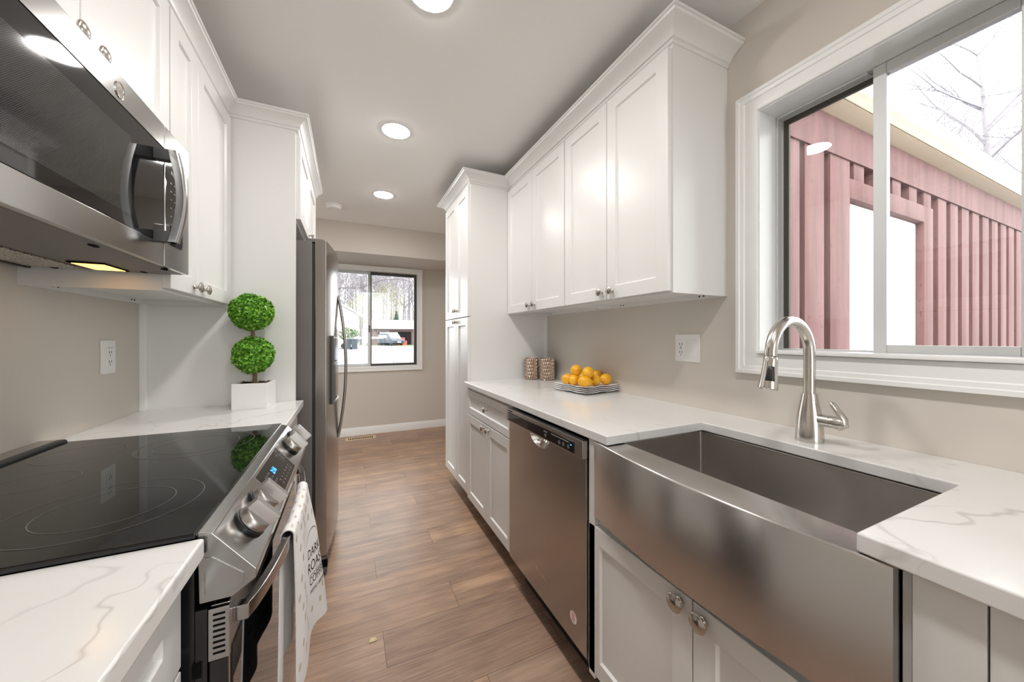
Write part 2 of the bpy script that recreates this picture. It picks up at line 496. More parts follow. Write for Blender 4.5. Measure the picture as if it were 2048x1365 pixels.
# ---------------------------------------------------------------- room dimensions
XL, XR = -0.776, 1.359
YB, YF = -1.9, 4.789
XQ, YQ = -2.7, 3.0           # far room: left wall, start
ZC = 2.43
CT, CB = 0.914, 0.884        # counter top, counter underside

# ---------------------------------------------------------------- room shell
struct(box('floor', 'floor', None, XQ - 0.15, XR + 0.15, YB - 0.15, YF + 0.15, -0.1, 0.0), 'brown oak plank floor running across the galley kitchen', 'floor')
struct(box('ceiling', 'ceil', None, XQ - 0.15, XR + 0.15, YB - 0.15, YF + 0.15, ZC, ZC + 0.1), 'smooth off-white ceiling with recessed lamps', 'ceiling')
struct(box('wall_left', 'wall', None, XL - 0.15, XL, YB, YQ, 0, ZC), 'greige wall behind the range and microwave', 'wall')
struct(box('wall_return', 'wall', None, XQ, XL - 0.15, YQ - 0.15, YQ, 0, ZC), 'greige return wall behind the refrigerator niche', 'wall')
def pierced(name, axis, p0, p1, a0, a1, op, label):
    """wall with one opening; op = a0, a1, z0, z1"""
    b = MB()
    for q in ((a0, op[0], 0, ZC), (op[1], a1, 0, ZC), (op[0], op[1], op[3], ZC)) + (((op[0], op[1], 0, op[2]),) if op[2] > 0 else ()):
        if axis == 'X': b.box(p0, p1, *q)
        else: b.box(q[0], q[1], p0, p1, q[2], q[3])
    return struct(b.build(name, 'wall'), label, 'wall')
WB = (0.15, 1.25, 0.0, 2.08)            # unseen glazed door, added behind the viewer for daylight fill
WL = (3.2, 4.62, 0.3, 2.08)             # unseen wide window, added to bring daylight into the far room
pierced('wall_back', 'Y', YB - 0.15, YB, XL - 0.15, XR + 0.15, WB, 'greige wall behind the viewer with a glazed door added for fill light')
pierced('wall_dining', 'X', XQ - 0.15, XQ, YQ - 0.15, YF + 0.15, WL, 'greige left wall of the far room with an unseen window added for fill light')
t = thing('door_fill', 'unseen white glazed door added behind the viewer for daylight fill', 'door', (0.7, YB, 0)); t['kind'] = 'structure'
b = MB()
fr4(b, 'Y', YB - 0.10, YB - 0.04, 0.15, 1.25, 0, 2.08, 0.08, 0.08, 0.09, 0.08)
b.build('frame', 'trim', t, 0.003)
MB().box(0.22, 1.18, YB - 0.072, YB - 0.066, 0.08, 2.01).build('pane', 'glass', t, smooth=0)
t = thing('window_fill', 'unseen white framed window added to daylight the far room', 'window', (XQ, 3.6, 0.85)); t['kind'] = 'structure'
b = MB()
fr4(b, 'X', XQ - 0.1, XQ - 0.05, 3.2, 4.62, 0.3, 2.08, 0.05, 0.05, 0.05, 0.05)
b.build('frame', 'trim', t, 0.003)
MB().box(XQ - 0.078, XQ - 0.072, 3.24, 4.58, 0.34, 2.04).build('pane', 'glass', t, smooth=0)
W1 = (0.225, 0.792, 1.156, 2.042)      # sink window opening: y0 y1 z0 z1
b = MB()
b.box(XR, XR + 0.15, YB, W1[0], 0, ZC).box(XR, XR + 0.15, W1[1], YF, 0, ZC)
b.box(XR, XR + 0.15, W1[0], W1[1], 0, W1[2]).box(XR, XR + 0.15, W1[0], W1[1], W1[3], ZC)
struct(b.build('wall_right', 'wall'), 'greige wall behind the sink with a wide sliding window', 'wall')
W2 = (-0.355, 0.832, 0.845, 2.055)      # far window opening: x0 x1 z0 z1
b = MB()
b.box(XQ - 0.15, W2[0], YF, YF + 0.15, 0, ZC).box(W2[1], XR + 0.15, YF, YF + 0.15, 0, ZC)
b.box(W2[0], W2[1], YF, YF + 0.15, 0, W2[2]).box(W2[0], W2[1], YF, YF + 0.15, W2[3], ZC)
struct(b.build('wall_far', 'wall'), 'greige end wall around the far window', 'wall')
struct(box('wall_soffit', 'wall', None, XQ, XR, 4.097, YF, 2.116, ZC), 'greige boxed soffit under the ceiling above the far window', 'soffit')
prof = [(0, 0), (0.014, 0), (0.014, 0.072), (0.010, 0.082), (0.006, 0.097), (0, 0.097)]
b = MB(); b.sweep([(o, z) for o, z in prof], [(XQ, YF), (XR, YF)], 1)
struct(b.build('baseboard_far', 'trim'), 'white baseboard along the end wall', 'baseboard')
b = MB(); b.sweep([(o, z) for o, z in prof], [(XR, YF - 0.014), (XR, 2.95)], 1)
struct(b.build('baseboard_right', 'trim'), 'white baseboard on the right wall past the pantry', 'baseboard')
struct(box('trim_1', 'trim', None, XL, XL + 0.02, 1.944, 1.965, CT, 1.355, 0.002), 'white scribe strip in the corner beside the fridge panel', 'trim')
struct(box('trim_2', 'trim', None, XR - 0.024, XR, 2.308, 2.329, CT, 1.378, 0.002), 'white scribe strip in the corner beside the pantry', 'trim')

# ---------------------------------------------------------------- sink window
w1 = thing('window_1', 'white cased aluminium sliding window above the sink', 'window', (XR, 0.5, 1.1)); w1['kind'] = 'structure'
def casing_frame(o0, o1, z0, z1, wdt, plane, axis, sg, parent, name, bot=None):
    """picture-frame casing with stepped profile around an opening"""
    prof = [(0, 0), (0, 0.012), (0.006, 0.016), (wdt * 0.60, 0.013), (wdt * 0.64, 0.018), (wdt * 0.80, 0.020), (wdt * 0.84, 0.024), (wdt, 0.024), (wdt, 0)]
    b = MB(); rings = []
    for ca, cz in ((o0, z0), (o1, z0), (o1, z1), (o0, z1)):
        sa = -1 if ca == o0 else 1; sz = -1 if cz == z0 else 1
        r = []
        for off, h in prof:
            d = off
            p = (plane + sg * h, ca + sa * d, cz + sz * d) if axis == 'X' else (ca + sa * d, plane + sg * h, cz + sz * d)
            r.append(b.v(p))
        rings.append(r)
    for i in range(4):
        a, c = rings[i], rings[(i + 1) % 4]
        for j in range(len(prof)):
            k = (j + 1) % len(prof); b.face([a[j], a[k], c[k], c[j]])
    return b.build(name, 'trim', parent, smooth=40)
casing_frame(W1[0], W1[1], W1[2], W1[3], 0.072, XR, 'X', -1, w1, 'casing')
b = MB(); t = 0.012
fr4(b, 'X', XR - 0.004, XR + 0.15, W1[0], W1[1], W1[2], W1[3], 0.004, 0.004, 0.006, 0.004)
b.build('jamb', 'trim', w1)
b = MB().box(XR - 0.03, XR + 0.09, W1[0] - 0.004, W1[1] - 0.003, W1[2] + 0.002, W1[2] + 0.014); b.build('stool', 'trim', w1, 0.003)
fx0 = XR + 0.09
b = MB()
y0, y1, z0, z1 = W1[0] + 0.005, W1[1] - 0.005, W1[2] + 0.007, W1[3] - 0.005
fr4(b, 'X', fx0 + 0.03, fx0 + 0.055, y0, y1, z0, z1, 0.02, 0.012, 0.012, 0.012)
b.box(fx0 + 0.004, fx0 + 0.0298, y1 - 0.006, y1, z0, z1).box(fx0 + 0.004, fx0 + 0.0298, y0 + 0.30, y1 - 0.006, z1 - 0.008, z1)
b.build('track_frame', 'alum', w1, 0.0015)
b = MB()
b.box(fx0 + 0.0275, fx0 + 0.0395, y1 - 0.03, y1 - 0.0125, z0 + 0.0125, z1 - 0.0125).box(fx0 + 0.0275, fx0 + 0.0395, y0 + 0.29, y1 - 0.03, z1 - 0.03, z1 - 0.0125)
b.build('screen_track', 'darkalum', w1, 0.001)
b = MB().box(fx0 + 0.040, fx0 + 0.044, 0.503, y1 - 0.012, z0 + 0.012, z1 - 0.012); b.build('fixed_pane', 'glass', w1, smooth=0)
sa = MB()
ya, yb = 0.228, 0.517
fr4(sa, 'X', fx0 + 0.002, fx0 + 0.026, ya, yb, z0 + 0.0005, z1 - 0.0005, 0.027, 0.030, 0.03, 0.034)
sash = sa.build('sliding_sash', 'alum', w1, 0.002)
MB().box(fx0 + 0.012, fx0 + 0.016, ya + 0.026, yb - 0.029, z0 + 0.029, z1 - 0.033).build('sash_pane', 'glass', sash, smooth=0)

# ---------------------------------------------------------------- far window
w2 = thing('window_2', 'white cased sliding window at the far end of the room', 'window', (0.24, YF, 0.79)); w2['kind'] = 'structure'
casing_frame(W2[0], W2[1], W2[2], W2[3], 0.057, YF, 'Y', -1, w2, 'casing')
b = MB()
fr4(b, 'Y', YF - 0.004, YF + 0.15, W2[0], W2[1], W2[2], W2[3], 0.004, 0.004, 0.006, 0.004)
b.build('jamb', 'trim', w2)
x0, x1, z0, z1 = W2[0] + 0.005, W2[1] - 0.005, W2[2] + 0.007, W2[3] - 0.005
yy = YF + 0.07
b = MB()
fr4(b, 'Y', yy, yy + 0.03, x0, 0.2555, z0, z1, 0.02, 0.034, 0.028, 0.03)
b.build('fixed_frame', 'alum', w2, 0.002)
b = MB()
fr4(b, 'Y', yy - 0.012, yy + 0.03, 0.256, x1, z0, z1, 0.010, 0.032, 0.026, 0.035)
b.build('screen_frame', 'darkalum', w2, 0.002)
b = MB(); b.box(0.232, 0.246, yy - 0.006, yy, 1.28, 1.37); b.build('latch', 'darkalum', w2, 0.001)
b = MB(); b.tube([(0.53, yy - 0.014, z0 + 0.022), (0.53, yy - 0.02, z0 + 0.05), (0.578, yy - 0.02, z0 + 0.05), (0.578, yy - 0.014, z0 + 0.022)], 0.0025, 6); b.build('pull', 'darkalum', w2)
MB().prism([(yy + 0.034, z0 + 0.02), (yy + 0.038, z0 + 0.02), (yy - 0.012, z1 - 0.02), (yy - 0.016, z1 - 0.02)], 'X', x0 + 0.015, x1 - 0.02).build('pane', 'glass', w2, smooth=0)

# ---------------------------------------------------------------- hardware helpers
def knob(parent, x, y, z, sg, r=0.0165, L=0.026):
    """mushroom knob whose back touches plane x and points sg along X"""
    k = r / 0.0165
    p = [(0.0085 * k, 0), (0.0085 * k, 0.002), (0.006 * k, 0.004), (0.0048 * k, 0.009), (0.006 * k, 0.0135), (0.0135 * k, 0.0165), (r, 0.0185), (r * 1.03, 0.0205), (r * 0.97, 0.022), (r * 0.86, 0.0222), (r * 0.8, 0.0235), (r * 0.45, 0.0262), (0, 0.027)]
    return MB().lathe(p, (x, y, z), (sg, 0, 0), 24, close=False).build('knob', 'nickel', parent, smooth=50)

def door(parent, fx, sg, y0, y1, z0, z1, kn=None, kr=0.0165, th=0.02, st=0.055, name='door', knobm=True):
    d = MB().shaker(fx, sg, y0, y1, z0, z1, th, st).build(name, 'white', parent, 0.0012, 1)
    if kn: knob(d, fx, kn[0], kn[1], sg, kr)
    return d

def holes(b, pts, axis, r=0.003):
    for p in pts: b.lathe([(r, 0), (r, 0.0006)], p, axis, 10)

# ---------------------------------------------------------------- left wall cabinets
g = 'white shaker wall cabinets'
def upper_body(t, x0, x1, y0, y1, z0, z1, wallx):
    """carcass with a recessed bottom and a nailing cleat under the back"""
    b = MB(); sg = 1 if x1 > x0 else -1
    xa, xb = min(x0, x1), max(x0, x1)
    b.box(xa, xb, y0, y1, z0 + 0.02, z1)
    e = 0.016
    b.box(xa, xb, y0, y0 + e, z0, z0 + 0.02).box(xa, xb, y1 - e, y1, z0, z0 + 0.02)
    fx = (x1 - sg * 0.019, x1)
    b.box(min(fx), max(fx), y0 + e, y1 - e, z0, z0 + 0.02)
    wx = (x0, x0 + sg * 0.016)
    b.box(min(wx), max(wx), y0 + e, y1 - e, z0, z0 + 0.02)
    body = b.build('carcass', 'white', t, 0.0)
    h = MB()
    for yy in (y0 + 0.09, y0 + 0.11, y1 - 0.11, y1 - 0.09):
        h.lathe([(0.0035, 0), (0.0035, 0.0006)], (wx[1], yy, z0 + 0.010), (sg, 0, 0), 10)
    h.build('screw_hole', 'slot', body)
    return body
t = thing('wall_cabinet', 'short white two-door wall cabinet above the microwave', 'cabinet', (XL, 0.98, 1.79), g)
upper_body(t, XL, -0.495, 0.60, 1.360, 1.79, 2.205, XL)
door(t, -0.475, 1, 0.605, 0.978, 1.785, 2.19, (0.947, 1.797))
door(t, -0.475, 1, 0.981, 1.357, 1.785, 2.19, (1.012, 1.797))
t = thing('wall_cabinet', 'tall white two-door wall cabinet between the microwave and fridge panel', 'cabinet', (XL, 1.66, 1.355), g)
upper_body(t, XL, -0.495, 1.363, 1.963, 1.352, 2.205, XL)
door(t, -0.475, 1, 1.366, 1.572, 1.360, 2.19, (1.535, 1.386))
door(t, -0.475, 1, 1.575, 1.950, 1.360, 2.19, (1.612, 1.386))
crown = [(-0.01, 0), (0.004, 0), (0.006, 0.004), (0.006, 0.010), (0.012, 0.014), (0.015, 0.022), (0.024, 0.034), (0.036, 0.044), (0.045, 0.048), (0.047, 0.055), (0.051, 0.056), (0.051, 0.066), (-0.01, 0.066)]
b = MB(); b.sweep([(o, 2.203 + z) for o, z in crown], [(-0.494, 0.2), (-0.494, 1.965), (-0.222, 1.965), (-0.222, 2.90)], 1)
tag(b.build('crown_molding', 'white', None, smooth=25), 'white crown molding stepping along the left wall cabinets and over the fridge', 'molding', 'crown moldings')
o = box('side_panel', 'white', None, XL, -0.230, 1.965, 1.985, 0.0, 2.205, 0.001)
o.name = 'refrigerator_end_panel'
tag(o, 'tall flat white end panel between the left counter and the refrigerator', 'panel')
t = thing('wall_cabinet', 'white two-door cabinet bridging above the stainless refrigerator', 'cabinet', (XL, 2.43, 1.78), g)
box('carcass', 'white', t, XL, -0.232, 1.987, 2.90, 1.775, 2.205)
door(t, -0.212, 1, 1.992, 2.42, 1.79, 2.19, (2.385, 1.815))
door(t, -0.212, 1, 2.424, 2.862, 1.79, 2.19, (2.46, 1.815))

# ---------------------------------------------------------------- left base cabinets + counters
g = 'white shaker base cabinets'
t = thing('base_cabinet', 'white base cabinet in the near left corner under the counter', 'cabinet', (XL, 0.3, 0), g)
box('carcass', 'white', t, XL + 0.002, -0.244, -0.75, 0.675, 0.11, CB)
box('toe_kick', 'black', t, XL + 0.002, -0.31, -0.75, 0.675, 0.0, 0.11)
door(t, -0.222, 1, 0.22, 0.671, 0.735, 0.872, (0.44, 0.80), name='drawer_front')
door(t, -0.222, 1, 0.22, 0.671, 0.125, 0.729, (0.26, 0.69))
door(t, -0.222, 1, -0.25, 0.216, 0.735, 0.872, (-0.02, 0.80), name='drawer_front')
door(t, -0.222, 1, -0.25, 0.216, 0.125, 0.729, (0.18, 0.69))
t = thing('base_cabinet', 'white base cabinet between the range and refrigerator', 'cabinet', (XL, 1.7, 0), g)
box('carcass', 'white', t, XL + 0.002, -0.244, 1.442, 1.963, 0.11, CB)
box('toe_kick', 'black', t, XL + 0.002, -0.31, 1.442, 1.963, 0.0, 0.11)
door(t, -0.222, 1, 1.447, 1.955, 0.735, 0.872, (1.70, 0.80), name='drawer_front')
door(t, -0.222, 1, 1.447, 1.955, 0.125, 0.729, (1.49, 0.69))
tag(box('countertop', 'quartz', None, XL, -0.197, -0.8, 0.679, CB, CT, 0.004, seg=3), 'white quartz countertop in the near left corner before the range', 'countertop')
tag(box('countertop', 'quartz', None, XL, -0.197, 1.424, 1.9645, CB, CT, 0.003, seg=3), 'white quartz countertop under the topiary beyond the range', 'countertop')

# ---------------------------------------------------------------- range
RY0, RY1 = 0.684, 1.418
t = thing('range', 'slide-in stainless range with black glass cooktop and front knobs', 'range', (-0.48, 1.05, 0))
b = MB().box(XL + 0.02, -0.212, RY0 + 0.004, RY1 - 0.004, 0.06, 0.90)
b.box(-0.212, -0.196, RY0 + 0.002, RY1 - 0.002, 0.06, 0.80)
body = b.build('body', 'blackmetal', t, 0.002)
h = MB()
for z in (0.70, 0.655, 0.60, 0.545, 0.49): h.box(-0.214, -0.203, RY0 - 0.0005, RY0 + 0.004, z, z + 0.022)
h.build('side_slot', 'slot', body)
MB().box(-0.7, -0.26, RY0 + 0.03, RY1 - 0.03, 0.0, 0.06).build('base', 'black', t)
b = MB().box(-0.722, -0.207, RY0 - 0.008, RY1 + 0.008, CT + 0.0005, CT + 0.009)
ct = b.build('cooktop', 'bglass', t, 0.003, 3)
b = MB()
def ring(cx, cy, r, w=0.0016):
    n = 64; A = []; B = []
    for i in range(n):
        a = 2 * PI * i / n
        A.append(b.v((cx + (r - w) * math.cos(a), cy + (r - w) * math.sin(a), CT + 0.0094))); B.append(b.v((cx + r * math.cos(a), cy + r * math.sin(a), CT + 0.0094)))
    for i in range(n): b.face([A[i], A[(i + 1) % n], B[(i + 1) % n], B[i]])
for cx, cy, rr in ((-0.375, 0.845, (0.125, 0.085)), (-0.375, 1.245, (0.125, 0.090)), (-0.61, 0.85, (0.085,)), (-0.61, 1.26, (0.08,)), (-0.575, 1.055, (0.06,))):
    for r in rr: ring(cx, cy, r)
b.build('burner_marking', 'ring', ct, smooth=0, keep=True)
b = MB().prism([(XL + 0.004, CT + 0.001), (-0.716, CT + 0.001), (-0.716, CT + 0.013), (-0.721, CT + 0.0165), (XL + 0.004, CT + 0.0165)], 'Y', RY0 - 0.008, RY1 + 0.006)
vt = b.build('vent_trim', 'black', t, 0.001)
b = MB().box(XL + 0.006, -0.731, RY0 + 0.01, RY1 - 0.002, CT + 0.0160, CT + 0.0175); b.build('vent_cover', 'steel', vt, 0.0005)
# slanted control panel
P0, P1 = Vector((-0.189, 0, 0.914)), Vector((-0.133, 0, 0.846))
tv = (P1 - P0).normalized(); nv = Vector((-tv.z, 0, tv.x)); nv = nv if nv.x > 0 else -nv
pl = [(-0.208, CT - 0.001), (-0.208, CT + 0.006), (-0.189, 0.915), (-0.133, 0.846), (-0.134, 0.832), (-0.164, 0.811), (-0.206, 0.811)]
cp = MB().prism(pl, 'Y', RY0, RY1).build('control_panel', 'steelmw', t, 0.002)
b = MB().prism([(-0.200, 0.880), (-0.190, 0.880), (-0.150, 0.845), (-0.150, 0.832), (-0.172, 0.82), (-0.196, 0.82)], 'Y', RY0 - 0.0012, RY0 + 0.001); b.build('side_cap', 'steelmw', cp, 0.0004)
b = MB().box(-0.2015, -0.1985, RY0 - 0.0016, RY0 + 0.001, 0.823, 0.882).box(-0.2005, -0.1995, RY0 - 0.002, RY0, 0.826, 0.878); b.build('side_bracket', 'steel', cp)
def slant(y, d, h): # point on the panel: y along, d down the slope, h above it
    p = P0 + tv * d + nv * h; return (p.x, y, p.z)
def slab(b, y0, y1, d0, d1, h0, h1):
    v = [b.v(slant(y, d, h)) for h in (h0, h1) for y, d in ((y0, d0), (y1, d0), (y1, d1), (y0, d1))]
    for q in ((0, 3, 2, 1), (4, 5, 6, 7), (0, 1, 5, 4), (1, 2, 6, 5), (2, 3, 7, 6), (3, 0, 4, 7)): b.face([v[i] for i in q])
dsp = MB(); slab(dsp, 0.935, 1.165, 0.006, 0.080, -0.002, 0.0012)
dsp = dsp.build('display', 'bglass', cp, 0.0004)
fr = MB(); slab(fr, 0.931, 1.169, 0.003, 0.083, -0.002, 0.0006); fr.build('display_bezel', 'chrome', cp)
b = MB()
for i in range(4):
    for j in range(3): slab(b, 0.962 + 0.011 * i + 0.004 * j, 0.967 + 0.011 * i + 0.004 * j, 0.024 + 0.012 * j, 0.028 + 0.012 * j, 0.001, 0.0015)
for i in range(6):
    for j in range(2): slab(b, 1.015 + 0.022 * i, 1.021 + 0.022 * i, 0.057 + 0.010 * j, 0.061 + 0.010 * j, 0.001, 0.0015)
for i in range(2): slab(b, 1.115 + 0.004 * i, 1.118 + 0.004 * i, 0.018, 0.022, 0.001, 0.0015)
for q in ((1.138, 1.154, 0.010, 0.012), (1.138, 1.154, 0.040, 0.042), (1.138, 1.140, 0.010, 0.042), (1.152, 1.154, 0.010, 0.042), (1.138, 1.154, 0.025, 0.027)): slab(b, *q, 0.001, 0.0015)
b.build('touch_key', 'ring', dsp, smooth=0)
def mp_d(x, y): return slant(1.033 + x, 0.033 - y, 0.0018)
text('clock_digits', '2:16', 0.019, mp_d, 'blue', dsp, bold=0.0004)
def range_knob(y, d, rot):
    o = Vector(slant(y, d, 0)); uy = Vector((0, 1, 0))
    b = MB(); b.lathe([(0.030, 0), (0.030, 0.004), (0.026, 0.006)], o, nv, 28); base = None
    kb = b.build('range_knob', 'black', cp, 0)
    b = MB(); b.lathe([(0.0275, 0.006), (0.0280, 0.008), (0.0265, 0.0185), (0.0250, 0.0205), (0.0, 0.0212)], o, nv, 32, close=False)
    b.build('knob_skirt', 'knobsteel', kb, smooth=30)
    # raised grip bar with a bevelled ridge
    a = (tv * math.cos(rot) + uy * math.sin(rot)); c = nv.cross(a)
    b = MB(); pr = [(-0.0100, 0.0205), (0.0100, 0.0205), (0.0075, 0.0395), (-0.0075, 0.0395)]
    A = [b.v(o + a * -0.0265 + c * p + nv * h) for p, h in pr]; B = [b.v(o + a * 0.0275 + c * p + nv * h) for p, h in pr]
    b.face(A[::-1]); b.face(B)
    for i in range(4): b.face([A[i], A[(i + 1) % 4], B[(i + 1) % 4], B[i]])
    b.build('knob_grip', 'knobsteel', kb, 0.001)
for y in (0.775, 0.868, 1.262, 1.362): range_knob(y, 0.042, 0.12)
# oven door
b = MB().box(-0.194, -0.169, RY0 + 0.006, RY1 - 0.004, 0.16, 0.802)
od = b.build('oven_door', 'steel', t, 0.003)
MB().box(-0.172, -0.1665, RY0 + 0.012, RY1 - 0.012, 0.165, 0.725).build('door_glass', 'bglass', od, 0.001)
b = MB().box(-0.1945, -0.168, RY0 - 0.001, RY0 + 0.007, 0.72, 0.80); vg = b.build('vent_grille', 'steelmw', od, 0.0012)
h = MB()
for i in range(8): h.box(-0.1885, -0.1735, RY0 - 0.0016, RY0 + 0.002, 0.7295 + i * 0.0085, 0.7325 + i * 0.0085)
h.build('vent_slot', 'slot', vg, 0.0)
MB().box(-0.1935, -0.1705, RY0 + 0.001, RY0 + 0.0062, 0.17, 0.718).build('door_edge', 'blackmetal', od, 0.001)
MB().box(-0.20, -0.168, RY0 + 0.006, RY1 - 0.004, 0.07, 0.153).build('storage_drawer', 'steel', t, 0.002)
def hx(y): return -0.152 + 0.038 * max(0.0, 1 - ((y - 1.052) / 0.345) ** 2) ** 0.75
HZ = 0.7685
pts, us = [], []
for i in range(33):
    y = 0.707 + 0.69 * i / 32
    pts.append((hx(y) - 0.004, y, HZ)); us.append((1, 0, 0))
hd = MB().bar(pts, us, 0.0075, 0.0125)
hd.box(-0.170, -0.148, 0.705, 0.724, HZ - 0.0125, HZ + 0.0125).box(-0.170, -0.148, 1.38, 1.399, HZ - 0.0125, HZ + 0.0125)
hd.build('handle', 'steelmw', od, 0.002)

# ---------------------------------------------------------------- towel over the oven handle
TY0, TY1 = 0.915, 1.20
def towel(u, v):
    """u along the bar 0..1, v from the back hem (0) over the bar (0.5) to the front hem (1)"""
    y = TY0 + (TY1 - TY0) * u
    tx = hx(y) - 0.004
    top = HZ + 0.020
    if v < 0.42:                                     # back flap
        k = 1 - v / 0.42
        z = top - 0.012 - k * 0.315
        x = tx - 0.0125 - 0.004 * k + 0.006 * k * math.sin(u * 13 + 0.8)
        y2 = y - 0.035 * k * (1 - u) + 0.008 * k * math.sin(u * 9)
        return Vector((max(x, -0.1635), y2, z))
    if v > 0.58:                                     # front flap
        k = (v - 0.58) / 0.42
        z = top - 0.012 - k * (0.335 + 0.035 * u + 0.012 * math.sin(u * 7 + 1))
        x = tx + 0.0125 + k * (0.006 + 0.036 * u ** 1.3) + 0.010 * min(1, k * 3) * math.sin(u * 8.0 + 0.3) * (0.4 + 0.6 * u)
        y2 = y + 0.012 * k * math.sin(k * 4 + u * 5) + 0.02 * k * (u - 0.5) * (1 if k < 0.8 else 1 - (k - 0.8) * 5 * u)
        return Vector((x, y2, z))
    a = (v - 0.42) / 0.16 * PI
    return Vector((tx - 0.0125 * math.cos(a), y, top - 0.012 + 0.013 * math.sin(a) + 0.002 * math.sin(u * 20)))
def tsurf(u, v, h):
    p = towel(u, v); e = 1e-3
    du = towel(min(u + e, 1), v) - towel(max(u - e, 0), v); dv = towel(u, min(v + e, 1)) - towel(u, max(v - e, 0))
    n = du.cross(dv).normalized()
    if (v > 0.5 and n.x < 0) or (v < 0.42 and n.x > 0): n = -n
    if 0.42 <= v <= 0.58 and n.z < 0: n = -n
    return p + n * h
b = MB(); NU, NV = 56, 110
OUT = [[b.v(tsurf(i / NU, j / NV, 0.0013)) for j in range(NV + 1)] for i in range(NU + 1)]
INN = [[b.v(tsurf(i / NU, j / NV, -0.0013)) for j in range(NV + 1)] for i in range(NU + 1)]
for i in range(NU):
    for j in range(NV):
        b.face([OUT[i][j], OUT[i + 1][j], OUT[i + 1][j + 1], OUT[i][j + 1]]); b.face([INN[i][j + 1], INN[i + 1][j + 1], INN[i + 1][j], INN[i][j]])
    for j in (0, NV): b.face([OUT[i][j], OUT[i + 1][j], INN[i + 1][j], INN[i][j]])
for j in range(NV):
    for i in (0, NU): b.face([OUT[i][j], OUT[i][j + 1], INN[i][j + 1], INN[i][j]])
b.mi = 1
rnd = random.Random(4)
for iv in range(24):
    for iu in range(5):
        u = (iu + 0.5 * (iv % 2) + 0.28 + rnd.uniform(-.1, .1)) / 5.3; v = (iv + 0.5 + rnd.uniform(-.12, .12)) / 24
        if not 0.05 < u < 0.95 or not 0.03 < v < 0.97 or (0.66 < v < 0.90 and u > 0.5): continue
        a = rnd.uniform(0.5, 0.9)
        for sd in (1, -1):
            ps = []
            for k in range(9):
                q = PI * k / 8
                lx, ly = 0.0047 * sd * math.sin(q) + 0.0010 * sd, 0.0086 * math.cos(q)
                rx, ry = lx * math.cos(a) + ly * math.sin(a), -lx * math.sin(a) + ly * math.cos(a)
                ps.append(b.v(tsurf(min(max(u + rx / 0.285, 0), 1), min(max(v - ry / 0.80 * (1 if v > .5 else -1), 0), 1), 0.0017)))
            b.face(ps)
tw = b.build('dish_towel', ['cloth', 'cloth_bean'], None, smooth=80)
tag(tw, 'white dish towel printed with tan coffee beans draped over the oven handle', 'towel')
def tm(u0, v0):
    return lambda x, y: tsurf(min(max(u0 + x / 0.285, 0.0), 1.0), min(max(v0 - y / 0.80, 0.0), 1.0), 0.0019)
text('towel_lettering', 'DARK', 0.033, tm(0.78, 0.762), 'ink', tw, sub=2, shear=0.12)
text('towel_lettering', 'ROAST', 0.037, tm(0.80, 0.805), 'ink', tw, sub=2, shear=0.12)
text('towel_lettering', 'COFFEE', 0.030, tm(0.80, 0.850), 'ink', tw, sub=2)
text('towel_lettering', 'FRESHLY BREWED', 0.0135, tm(0.80, 0.882), 'ink', tw, sub=1)
b = MB()
def strip(uv, wd=0.0022):
    L = []; R = []
    for i, (u, v) in enumerate(uv):
        L.append(b.v(tsurf(u, v, 0.0018))); R.append(b.v(tsurf(u, v + wd, 0.0018)))
    for i in range(len(uv) - 1): b.face([L[i], L[i + 1], R[i + 1], R[i]])
strip([(0.62 + 0.36 * i / 20, 0.829) for i in range(21)])
b.build('lettering_rule', 'ink', tw, smooth=0, keep=True)
b = MB()
strip([(0.79 - 0.17 * math.cos(PI * i / 24), 0.735 - 0.045 * math.sin(PI * i / 24)) for i in range(25)])
b.build('lettering_arc', 'ink', tw, smooth=0, keep=True)

# ---------------------------------------------------------------- microwave
MY0, MY1, MX = 0.604, 1.358, -0.432
t = thing('microwave', 'stainless over-the-range microwave with black glass door', 'microwave', (XL, 0.98, 1.40))
b = MB().box(XL + 0.003, -0.458, MY0, MY1, 1.408, 1.764); b.build('case', 'grey', t, 0.002)
b = MB().prism([(XL + 0.01, 1.409), (-0.458, 1.409), (-0.446, 1.402), (-0.446, 1.400), (-0.50, 1.3985), (XL + 0.01, 1.403)], 'Y', MY0 + 0.002, MY1 - 0.002)
un = b.build('underside', 'grey', t, 0.001)
b = MB().box(-0.742, -0.640, 0.70, 1.36 - 0.03, 1.3975, 1.4005); b.build('grease_filter', 'filter', un, 0.0005)
b = MB().box(-0.752, -0.742, 0.69, 1.345, 1.394, 1.402); b.build('filter_rail', 'black', un, 0.001)
b = MB().box(-0.615, -0.548, 1.215, 1.325, 1.3965, 1.3995); lf = b.build('lamp_recess', 'slot', un)
b = MB().box(-0.610, -0.552, 1.224, 1.316, 1.3955, 1.3975); b.build('lamp_lens', 'bulb', un)
h = MB()
for q in ((-0.462, 0.99), (-0.45, 1.255), (-0.70, 1.37 - 0.03), (-0.52, 1.33)): h.box(q[0] - 0.004, q[0] + 0.004, q[1] - 0.010, q[1] + 0.010, 1.3972, 1.401)
h.build('vent_slot', 'slot', un)
SY = 1.205                                            # seam between door and control side
fr = MB()                                             # door frame: steel strips around the glass
fr.box(-0.456, MX, MY0 + 0.001, SY - 0.001, 1.704, 1.764).box(-0.456, MX, MY0 + 0.001, SY - 0.001, 1.401, 1.456)
fr.box(-0.456, MX, MY0 + 0.001, MY0 + 0.03, 1.456, 1.704).box(-0.456, MX - 0.008, MY0 + 0.03, SY - 0.001, 1.456, 1.704)
dr = fr.build('door', 'steelmw', t, 0.0015)
gl = MB().box(MX - 0.010, MX - 0.001, MY0 + 0.031, SY - 0.001, 1.457, 1.703).build('door_glass', 'bglass', dr, 0.001)
MB().box(MX - 0.002, MX - 0.0006, 0.73, 1.055, 1.484, 1.655).build('window_screen', 'screen', dr, 0.0)
